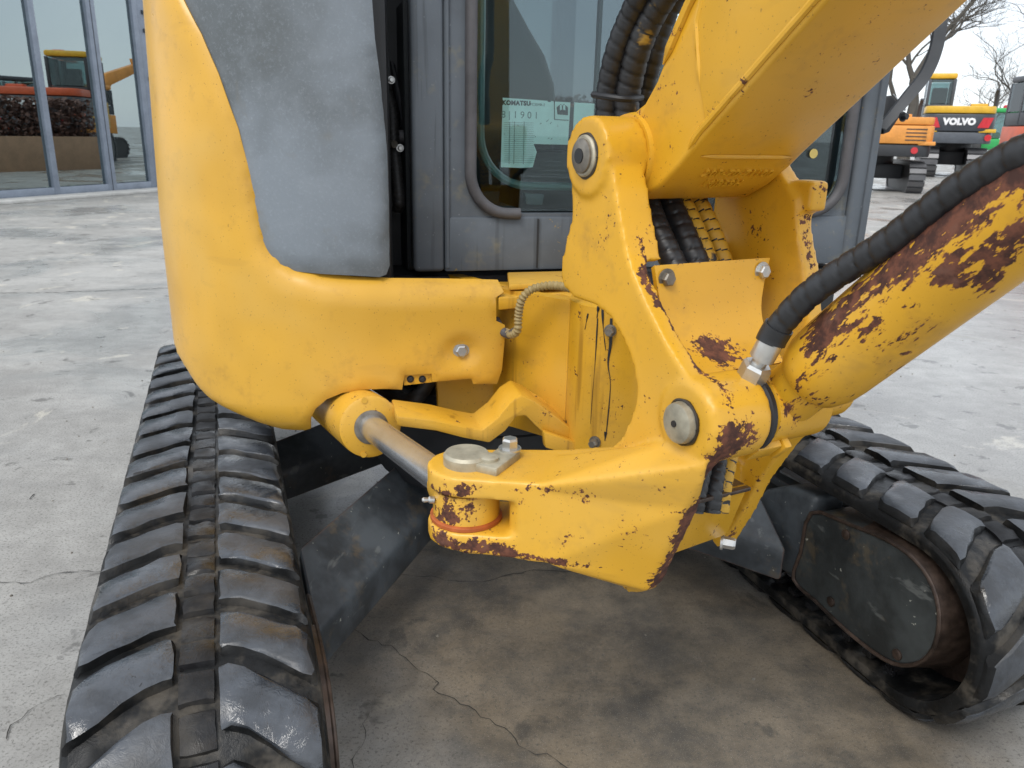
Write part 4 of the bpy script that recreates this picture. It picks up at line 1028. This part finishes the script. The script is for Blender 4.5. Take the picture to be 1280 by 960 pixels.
# ------------------------------------------------------------------ machines in the yard
def stadium(L, H, n=8):
    r = H / 2; p = []
    for i in range(n + 1): a = -pi / 2 + pi * i / n; p.append((L / 2 - r + r * cos(a), r + r * sin(a)))
    for i in range(n + 1): a = pi / 2 + pi * i / n; p.append((-L / 2 + r + r * cos(a), r + r * sin(a)))
    return p
def yard_excavator(name, loc, rz, S, c, label, cat='excavator', text=None, cab_side=-1, boom=True, tw=.5, W=2.4, cabtop=None, group='excavators parked in the yard', arrows=False, slots=False, textside=False, tsize=.31):
    """local: x lateral, -y rear (counterweight), +y front"""
    root = empty(name, V(loc), label, cat, group, rz); Mx = _wm[root.name]
    def P(x, y, z): return Mx @ V((x * S, y * S, z * S))
    def b(name_, x0, x1, y0, y1, z0, z1, mat, parent=root, bevel=.03):
        pts = [P(*q) for q in ((x0, y0, z0), (x1, y0, z0), (x1, y1, z0), (x0, y1, z0), (x0, y0, z1), (x1, y0, z1), (x1, y1, z1), (x0, y1, z1))]
        return mk(name_, *g_hex(pts), mat, parent, bevel=bevel * S, seg=2)
    blk = get('yard_black', (.03, .032, .036), .5); grey = get('yard_dark_grey', (.055, .062, .072), .45)
    for sx in (-1, 1):
        x0 = sx * (W / 2 - tw / 2) - tw / 2; st = stadium(3.6, .82)
        tr = mk('crawler_track', *g_prism([P(x0 + .03, y, z) for y, z in st], P(x0 + tw - .03, 0, 0) - P(x0 + .03, 0, 0)), get('yard_track', (.05, .05, .052), .5), root)
        m = MB(); Lp_ = st + [st[0]]; acc = 0; pts = resample([V((0, y, z)) for y, z in Lp_], .17)
        for i in range(len(pts) - 1):
            a, q = pts[i], pts[i + 1]; mid_ = (a + q) / 2; d = (q - a).normalized(); nn = V((0, d.z, -d.y))
            o_ = P(x0 + tw / 2, mid_.y + nn.y * .01, mid_.z + nn.z * .01); R3 = Mx.to_3x3()
            m.add(g_box(o_, R3 @ V((1, 0, 0)), R3 @ d, R3 @ nn, tw / 2 * S, .065 * S, .035 * S))
        m.build('track_shoes', get('yard_shoe', (.11, .11, .115), .4, .4), tr, smooth=False)['kind'] = 'stuff'
    b('undercarriage', -W / 2 + tw, W / 2 - tw, -.7, .7, .35, .75, blk)
    mk('turntable', *g_lathe(P(0, 0, .75), ZU, [(0, .6 * S), (.25 * S, .6 * S)], 28), blk, root)
    # counterweight with rounded corners in plan
    hw = W / 2 + .05; arc = [(-hw, -.6)] + [(-hw + .35 * (1 - cos(radians(a))), -1.45 - .35 * sin(radians(a))) for a in range(0, 91, 18)] + [(hw - .35 * (1 - cos(radians(a))), -1.45 - .35 * sin(radians(a))) for a in range(90, -1, -18)] + [(hw, -.6)]
    def plan(name_, z0, z1, mat, k=1.0, parent=root): return mk(name_, *g_prism([P(x * k, y * k if y < -.7 else y, z0) for x, y in arc], ZU * (z1 - z0) * S), mat, parent, bevel=.03 * S, seg=2)
    cw_ = plan('counterweight', .98, 1.30, c['cw_low']); plan('counterweight_upper', 1.32, 1.80, c['cw'], 1.02); plan('engine_hood', 1.82, 2.02, c['top'], 1.0)
    b('upper_body', -hw, hw, -.65, 1.25, 1.0, 1.75, c['body'])
    b('side_deck', -cab_side * .12 if cab_side < 0 else -hw, hw if cab_side < 0 else -.12 * cab_side, -.62, 1.1, 1.76, 2.0, c['top'])
    # cab
    x0, x1 = (-hw, -.16) if cab_side < 0 else (.16, hw); zc0, zc1 = 1.76, cabtop or 3.0
    cabm = c['cab']; cb = b('cab_roof', x0, x1, -.55, 1.2, zc1 - .16, zc1, c.get('roof', cabm), bevel=.05)
    for xx in (x0, x1 - .09):
        for yy in (-.55, .35, 1.11): b('cab_post', xx, xx + .09, yy, yy + .09, zc0, zc1 - .17, cabm, cb, .015)
    b('cab_base', x0, x1, -.55, 1.2, zc0, zc0 + .35, cabm, cb)
    gls = c.get('glass') or M['yardglass']
    for q in ((x0 + .1, x1 - .1, -.53, -.52), (x0 + .1, x1 - .1, 1.17, 1.18)): b('cab_window', q[0], q[1], q[2], q[3], zc0 + .37, zc1 - .18, gls, cb, 0)
    for xx in (x0 + .01, x1 - .02):
        for y0_, y1_ in ((-.45, .34), (.45, 1.1)): b('cab_window', xx, xx + .01, y0_, y1_, zc0 + .37, zc1 - .18, gls, cb, 0)
    b('driver_seat', (x0 + x1) / 2 - .22, (x0 + x1) / 2 + .22, 0, .15, zc0 + .3, zc0 + .85, blk, cb, .05)
    if boom:
        bx = .12 * -cab_side; pr = [(.9, 1.5), (1.1, 1.25), (2.3, 3.0), (4.1, 3.75), (4.05, 4.05), (2.1, 3.45)] if boom is True else [(.9, 1.5), (1.1, 1.3), (2.0, 2.9), (3.2, 2.95), (3.2, 3.2), (1.9, 3.25)]
        bo = mk('boom', *g_prism([P(bx - .17, y, z) for y, z in pr], P(.34, 0, 0) - P(0, 0, 0)), c['boom'], root, bevel=.02 * S)
        if boom is True:
          pr2 = [(3.7, 4.2), (4.3, 4.1), (4.6, 2.6), (4.4, 1.1), (4.2, 1.1), (4.15, 2.6)]
          mk('dipper_arm', *g_prism([P(bx - .14, y, z) for y, z in pr2], P(.28, 0, 0) - P(0, 0, 0)), c['boom'], bo, bevel=.02 * S)
    R3 = Mx.to_3x3(); xv = R3 @ V((1, 0, 0)); yv = R3 @ V((0, 1, 0))
    if text:
        mk('maker_lettering', *g_text(text, tsize * S, P(.0, -1.845, 1.58), xv, ZU, .01, 1.05, .02), get('lettering_white', (.8, .8, .8)), cw_, smooth=False)
        if textside:
            mk('maker_lettering', *g_text(text, .30 * S, P(hw + .012, .2, 1.45), yv, ZU, .008, 1.05, .01), get('lettering_white', (.8, .8, .8)), cw_, smooth=False)
            mk('maker_lettering', *g_text(text, .30 * S, P(-hw - .012, .2, 1.45), -yv, ZU, .008, 1.05, .01), get('lettering_white', (.8, .8, .8)), cw_, smooth=False)
    red = get('reflector_red', (.55, .03, .04), .3)
    for sx in (-1, 1):
        if arrows:
            for k in (0, .24):
                mk('warning_stripe', *g_prism([P(sx * x, -1.850, z) for x, z in ((.48 + k * .6, 1.42), (.62 + k * .6, 1.42), (.74 + k * .5, 1.70), (.60 + k * .5, 1.70))], yv * .01), red, cw_, smooth=False)
        mk('rear_reflector', *g_lathe(P(sx * .80, -1.80, 1.15), -yv, [(0, .09 * S), (.02 * S, .09 * S)], 16), red, cw_)
        mk('corner_lamp', *g_box(P(sx * (hw - .17), -1.70, 1.34), xv, yv, ZU, .22 * S, .12 * S, .05 * S), c['top'], cw_, bevel=.02 * S)
    if slots:
        for k in range(4): b('vent_slot', hw - .55, hw + .012, -1.2, -1.10 + .0 * k, 1.40 + k * .1, 1.425 + k * .1, blk, cw_, 0)
        for k in range(4): mk('vent_slot', *g_box(P(.78, -1.833, 1.42 + k * .095), xv, yv, ZU, .26 * S, .012 * S, .014 * S), blk, cw_, smooth=False)
    mk('beacon_base', *g_box(P(.5 * -cab_side, -1.0, 2.06), xv, yv, ZU, .22 * S, .15 * S, .05 * S), c['top'], root, bevel=.02 * S)
    mk('exhaust_pipe', *g_tube([P(.9 * -cab_side, -1.1, 2.0), P(.9 * -cab_side, -1.1, 2.35), P(.9 * -cab_side, -1.2, 2.5)], .05 * S, 10), blk, root)
    return root
M['yardglass'] = m_glass('yard_glass', (.55, .66, .66), 0, 1.7)
vy = get('volvo_yellow', (.68, .40, .03), .4); vg = get('volvo_grey', (.045, .052, .062), .4); vl = get('volvo_low_grey', (.085, .095, .11), .4); og = get('yard_orange', (.72, .30, .06), .4); rdm = get('yard_red', (.62, .11, .04), .4)
bk = get('yard_black', (.03, .032, .036), .5); cg = get('yard_dark_grey', (.055, .062, .072), .45)
def grd(x, Y): d = ray(x, 180); return V((d.x / d.y * Y, Y, 0))
def face_cam(p, deg=0): return -atan2(p.x, p.y) + radians(deg)
p = grd(1188, 29)
yard_excavator('yard_excavator', p, face_cam(p, 4), 1.12, dict(cw=vg, cw_low=vl, top=vy, body=vg, cab=cg, roof=vy, boom=vy), 'yellow and dark grey excavator seen from behind, white lettering across its counterweight', text='VOLVO', arrows=True, cab_side=-1, boom=False, W=1.75, tsize=.24)
p = grd(1092, 19.6)
yard_excavator('yard_excavator', p, face_cam(p, 8), .80, dict(cw=og, cw_low=bk, top=og, body=og, cab=cg, roof=og, boom=og), 'orange excavator with vent slots and black skirt, beside the grey cab pillar', cab_side=-1, slots=True, boom=True, tw=.42, cabtop=2.9)
p = grd(1338, 19.0)
yard_excavator('yard_excavator', p, face_cam(p, 28), .86, dict(cw=rdm, cw_low=bk, top=rdm, body=rdm, cab=cg, roof=cg, boom=rdm), 'orange-red excavator with dark cab cut off by the right edge of the photo', cab_side=-1, boom=False, tw=.45, cabtop=3.05)
# green tractor and the red attachment
def tractor(p, rz):
    root = empty('tractor', p, 'small green tractor cab far behind the black hose, right of the lettered excavator', 'tractor', None, rz); Mx = _wm[root.name]
    gr = get('tractor_green', (.03, .36, .09), .4); tyre = get('tractor_tyre', (.03, .03, .03), .7)
    P = lambda x, y, z: Mx @ V((x, y, z)); R3 = Mx.to_3x3(); X, Y = R3 @ V((1, 0, 0)), R3 @ V((0, 1, 0))
    for sx in (-1, 1):
        for y, r, w in ((-.9, .80, .42), (1.4, .55, .32)):
            t_ = mk('wheel', *g_lathe(P(sx * .95 - w / 2, y, r), X, [(0, r * .6), (.06, r * .94), (.12, r), (w - .12, r), (w - .06, r * .94), (w, r * .6)], 28), tyre, root)
            mk('rim', *g_lathe(P(sx * .95 - w / 2 - .01, y, r), X, [(0, r * .5), (w + .02, r * .5)], 20), get('rim_red', (.5, .04, .04)), t_)
    mk('bonnet', *g_box(P(0, 1.2, 1.25), X, Y, ZU, .42, 1.0, .42), gr, root, bevel=.1, seg=3)
    cbt = mk('cab_roof', *g_box(P(0, -.5, 2.62), X, Y, ZU, .85, .85, .10), gr, root, bevel=.06, seg=3)
    for sx in (-1, 1):
        for y in (-1.25, .25): mk('cab_post', *g_box(P(sx * .76, y, 1.9), X, Y, ZU, .05, .05, .64), gr, cbt, bevel=.01)
        mk('mudguard', *g_box(P(sx * .9, -.9, 1.62), X, Y, ZU, .28, .75, .08), get('rim_red', (.5, .04, .04)), root, bevel=.05)
    mk('cab_base', *g_box(P(0, -.5, 1.1), X, Y, ZU, .75, .8, .25), gr, cbt, bevel=.03)
    for y in (-1.25, .25): mk('cab_window', *g_box(P(0, y, 1.95), X, Y, ZU, .70, .01, .56), M['yardglass'], cbt, smooth=False)
    mk('roof_lamp', *g_lathe(P(.2, -.5, 2.72), ZU, [(0, .1), (.12, .09), (.16, .05)], 14), get('reflector_red', (.55, .03, .04)), cbt)
p = grd(1238, 40); tractor(p, face_cam(p, 15))

# ------------------------------------------------------------------ bare trees
def bare_tree(p, h, seed, label, lean=(0, 0), levels=7, r0=.28):
    rnd = random.Random(seed); root = empty('bare_tree', p, label, 'tree', 'bare winter trees behind the yard')
    tm = MB(); cm = MB(); bark = get('bark', (.085, .075, .062), .85)
    def grow(a, d, L, r, lev):
        n = 4 if lev > 3 else 3; pts = [a]; q = a
        for i in range(n):
            d = (d + V((rnd.gauss(0, .16), rnd.gauss(0, .16), rnd.gauss(.03, .10)))).normalized(); q = q + d * L / n; pts.append(q)
        (tm if lev >= levels - 1 else cm).add(g_tube(pts, lambda t: r * (1 - .38 * t), 6 if lev > 3 else 4, cap=False))
        if lev <= 0 or r < .006: return
        for k in range(3 if lev > 1 else 4):
            i = n if k == 0 else rnd.randint(1, n)
            ax_ = V((rnd.gauss(0, 1), rnd.gauss(0, 1), rnd.gauss(0, .3))); nd = (d + ax_.normalized() * rnd.uniform(.55, 1.05) + V((0, 0, .12))).normalized()
            grow(pts[i], nd, L * rnd.uniform(.62, .82), r * (.66 if k == 0 else rnd.uniform(.42, .58)), lev - 1)
    grow(V(p), V((lean[0], lean[1], 1)).normalized(), h * .28, r0, levels)
    tm.build('trunk', bark, root); cm.build('crown', bark, root, smooth=False)
bare_tree(grd(1132, 44), 15, 11, 'bare tree rising behind the bent grey strap, left of the other trees', (.25, 0), 8, .34)
bare_tree(grd(1272, 42), 15, 23, 'bare tree at the right edge with long drooping limbs', (-.10, 0), 8, .36)
bare_tree(grd(1228, 70), 11, 31, 'thin hazy bare tree far off between the lettered excavator and the right edge', (0, 0), 7, .2)
# ------------------------------------------------------------------ glass-fronted building
FA = V((-7.34, 11.42, 0)); FB = V((-6.36, 14.31, 0)); FD = (FB - FA).normalized(); FN = V((FD.y, -FD.x, 0))
def FP(t, n, z): return FA + FD * t + FN * n + ZU * z
tB = (FB - FA).length
bld = empty('glass_building', FP(0, 0, 0), 'glass-fronted showroom with blue-grey mullions behind the concrete yard', 'building')
fm = get('mullion_blue_grey', (.22, .255, .31), .4); fmd = get('mullion_dark', (.05, .06, .07), .5)
def fb(name, t0, t1, n0, n1, z0, z1, mat, parent=bld, bevel=0.004):
    return mk(name, *g_hex([FP(*q) for q in ((t0, n0, z0), (t1, n0, z0), (t1, n1, z0), (t0, n1, z0), (t0, n0, z1), (t1, n0, z1), (t1, n1, z1), (t0, n1, z1))]), mat, parent, bevel=bevel)
def tpx(x, y): q = atpl(x, y, FA, FN) - FA; return q.dot(FD)
ms = [tpx(70, 243), tpx(139, 238), tpx(190, 234), tpx(199, 233)]
HB = 4.4
t1_ = ms[0]; wid = ms[1] - ms[0]
tl_ = [t1_ - wid * 3, t1_ - wid * 2, t1_ - wid, t1_, ms[1], ms[2]]
for i, t in enumerate(tl_):
    w = .05 if i < 4 else (.085 if i == 4 else .05)
    mu = fb('mullion', t - w, t + w, -.06, .05, .02, HB, fm)
    fb('glass_edge', t - w - .05, t - w - .005, -.05, -.035, .1, HB - .1, get('glass_edge_green', (.45, .62, .50), .3), mu, 0)
    if i == 4: fb('mullion_groove', t - .004, t + .004, .05, .056, .02, HB, fmd, mu, 0)
for a, b_ in zip(tl_, tl_[1:]): fb('window_pane', a + .052, b_ - .052, -.02, -.008, .16, HB - .12, M['bldglass'], bld, 0)
fb('bottom_rail', tl_[0] - .05, ms[2] + .05, -.05, .045, .03, .15, fm); fb('top_rail', tl_[0] - .05, ms[2] + .05, -.05, .045, HB - .12, HB, fm)
fb('end_panel', ms[2] + .055, ms[2] + .62, -.06, .03, .02, HB, fm)
for y in (15, 38, 98, 160, 215):
    d = atpl(172 + y * .09, y, FA, FN) - FA; zz = d.z; tt = ms[2] + .16
    h_ = fb('panel_clamp', tt, tt + .10, .03, .07, zz - .03, zz + .03, fmd)
fb('corner_glass', ms[2] + .63, ms[2] + .68, -.05, .02, .05, HB, get('glass_edge_green', (.45, .62, .50)), bld, 0)
fb('side_wall', ms[2] + .68, ms[2] + .9, -6, 0, 0, HB, fm)
fb('interior_floor', tl_[0], ms[2] + .6, -6, -.07, .0, .03, get('showroom_floor', (.22, .25, .25), .25)); fb('interior_wall', tl_[0], ms[2] + .6, -6.1, -6, 0, HB, get('showroom_wall', (.10, .14, .13)))
fb('ceiling', tl_[0], ms[2] + .6, -6, -.07, HB - .5, HB - .3, get('showroom_ceiling', (.22, .26, .26)))
fb('roof', tl_[0] - .3, ms[2] + .9, -6.2, .25, HB + .01, HB + .35, fm)
fb('column', ms[1] + .55, ms[1] + .75, -1.6, -1.4, .03, HB - .5, get('column_green', (.30, .50, .42)))
fb('interior_door_frame', ms[1] + .1, ms[1] + .16, -2.3, -2.2, .03, 2.2, fmd); fb('display_board', ms[1] - .2, ms[1] + .6, -2.6, -2.55, .9, 1.9, get('board_dark', (.06, .09, .08)))
lt = NT('ceiling_tube'); lt.b.inputs['Emission Color'].default_value = (1, 1, .95, 1); lt.b.inputs['Emission Strength'].default_value = 2.5; lt.fin((.8, .8, .8))
for n in (-1.5, -2.6, -3.7, -4.8):
    for t in (tl_[1], tl_[2], tl_[3], tl_[4]): fb('ceiling_light', t + .3, t + .9, n - .06, n + .06, HB - .545, HB - .51, lt.m, bld, 0)
fb('door_sill', tl_[0] - .2, ms[2] + .9, .05, .45, .0, .045, get('sill_concrete', (.50, .49, .46), .8), bld, .01)
# hedge on a low wall, seen in the glass
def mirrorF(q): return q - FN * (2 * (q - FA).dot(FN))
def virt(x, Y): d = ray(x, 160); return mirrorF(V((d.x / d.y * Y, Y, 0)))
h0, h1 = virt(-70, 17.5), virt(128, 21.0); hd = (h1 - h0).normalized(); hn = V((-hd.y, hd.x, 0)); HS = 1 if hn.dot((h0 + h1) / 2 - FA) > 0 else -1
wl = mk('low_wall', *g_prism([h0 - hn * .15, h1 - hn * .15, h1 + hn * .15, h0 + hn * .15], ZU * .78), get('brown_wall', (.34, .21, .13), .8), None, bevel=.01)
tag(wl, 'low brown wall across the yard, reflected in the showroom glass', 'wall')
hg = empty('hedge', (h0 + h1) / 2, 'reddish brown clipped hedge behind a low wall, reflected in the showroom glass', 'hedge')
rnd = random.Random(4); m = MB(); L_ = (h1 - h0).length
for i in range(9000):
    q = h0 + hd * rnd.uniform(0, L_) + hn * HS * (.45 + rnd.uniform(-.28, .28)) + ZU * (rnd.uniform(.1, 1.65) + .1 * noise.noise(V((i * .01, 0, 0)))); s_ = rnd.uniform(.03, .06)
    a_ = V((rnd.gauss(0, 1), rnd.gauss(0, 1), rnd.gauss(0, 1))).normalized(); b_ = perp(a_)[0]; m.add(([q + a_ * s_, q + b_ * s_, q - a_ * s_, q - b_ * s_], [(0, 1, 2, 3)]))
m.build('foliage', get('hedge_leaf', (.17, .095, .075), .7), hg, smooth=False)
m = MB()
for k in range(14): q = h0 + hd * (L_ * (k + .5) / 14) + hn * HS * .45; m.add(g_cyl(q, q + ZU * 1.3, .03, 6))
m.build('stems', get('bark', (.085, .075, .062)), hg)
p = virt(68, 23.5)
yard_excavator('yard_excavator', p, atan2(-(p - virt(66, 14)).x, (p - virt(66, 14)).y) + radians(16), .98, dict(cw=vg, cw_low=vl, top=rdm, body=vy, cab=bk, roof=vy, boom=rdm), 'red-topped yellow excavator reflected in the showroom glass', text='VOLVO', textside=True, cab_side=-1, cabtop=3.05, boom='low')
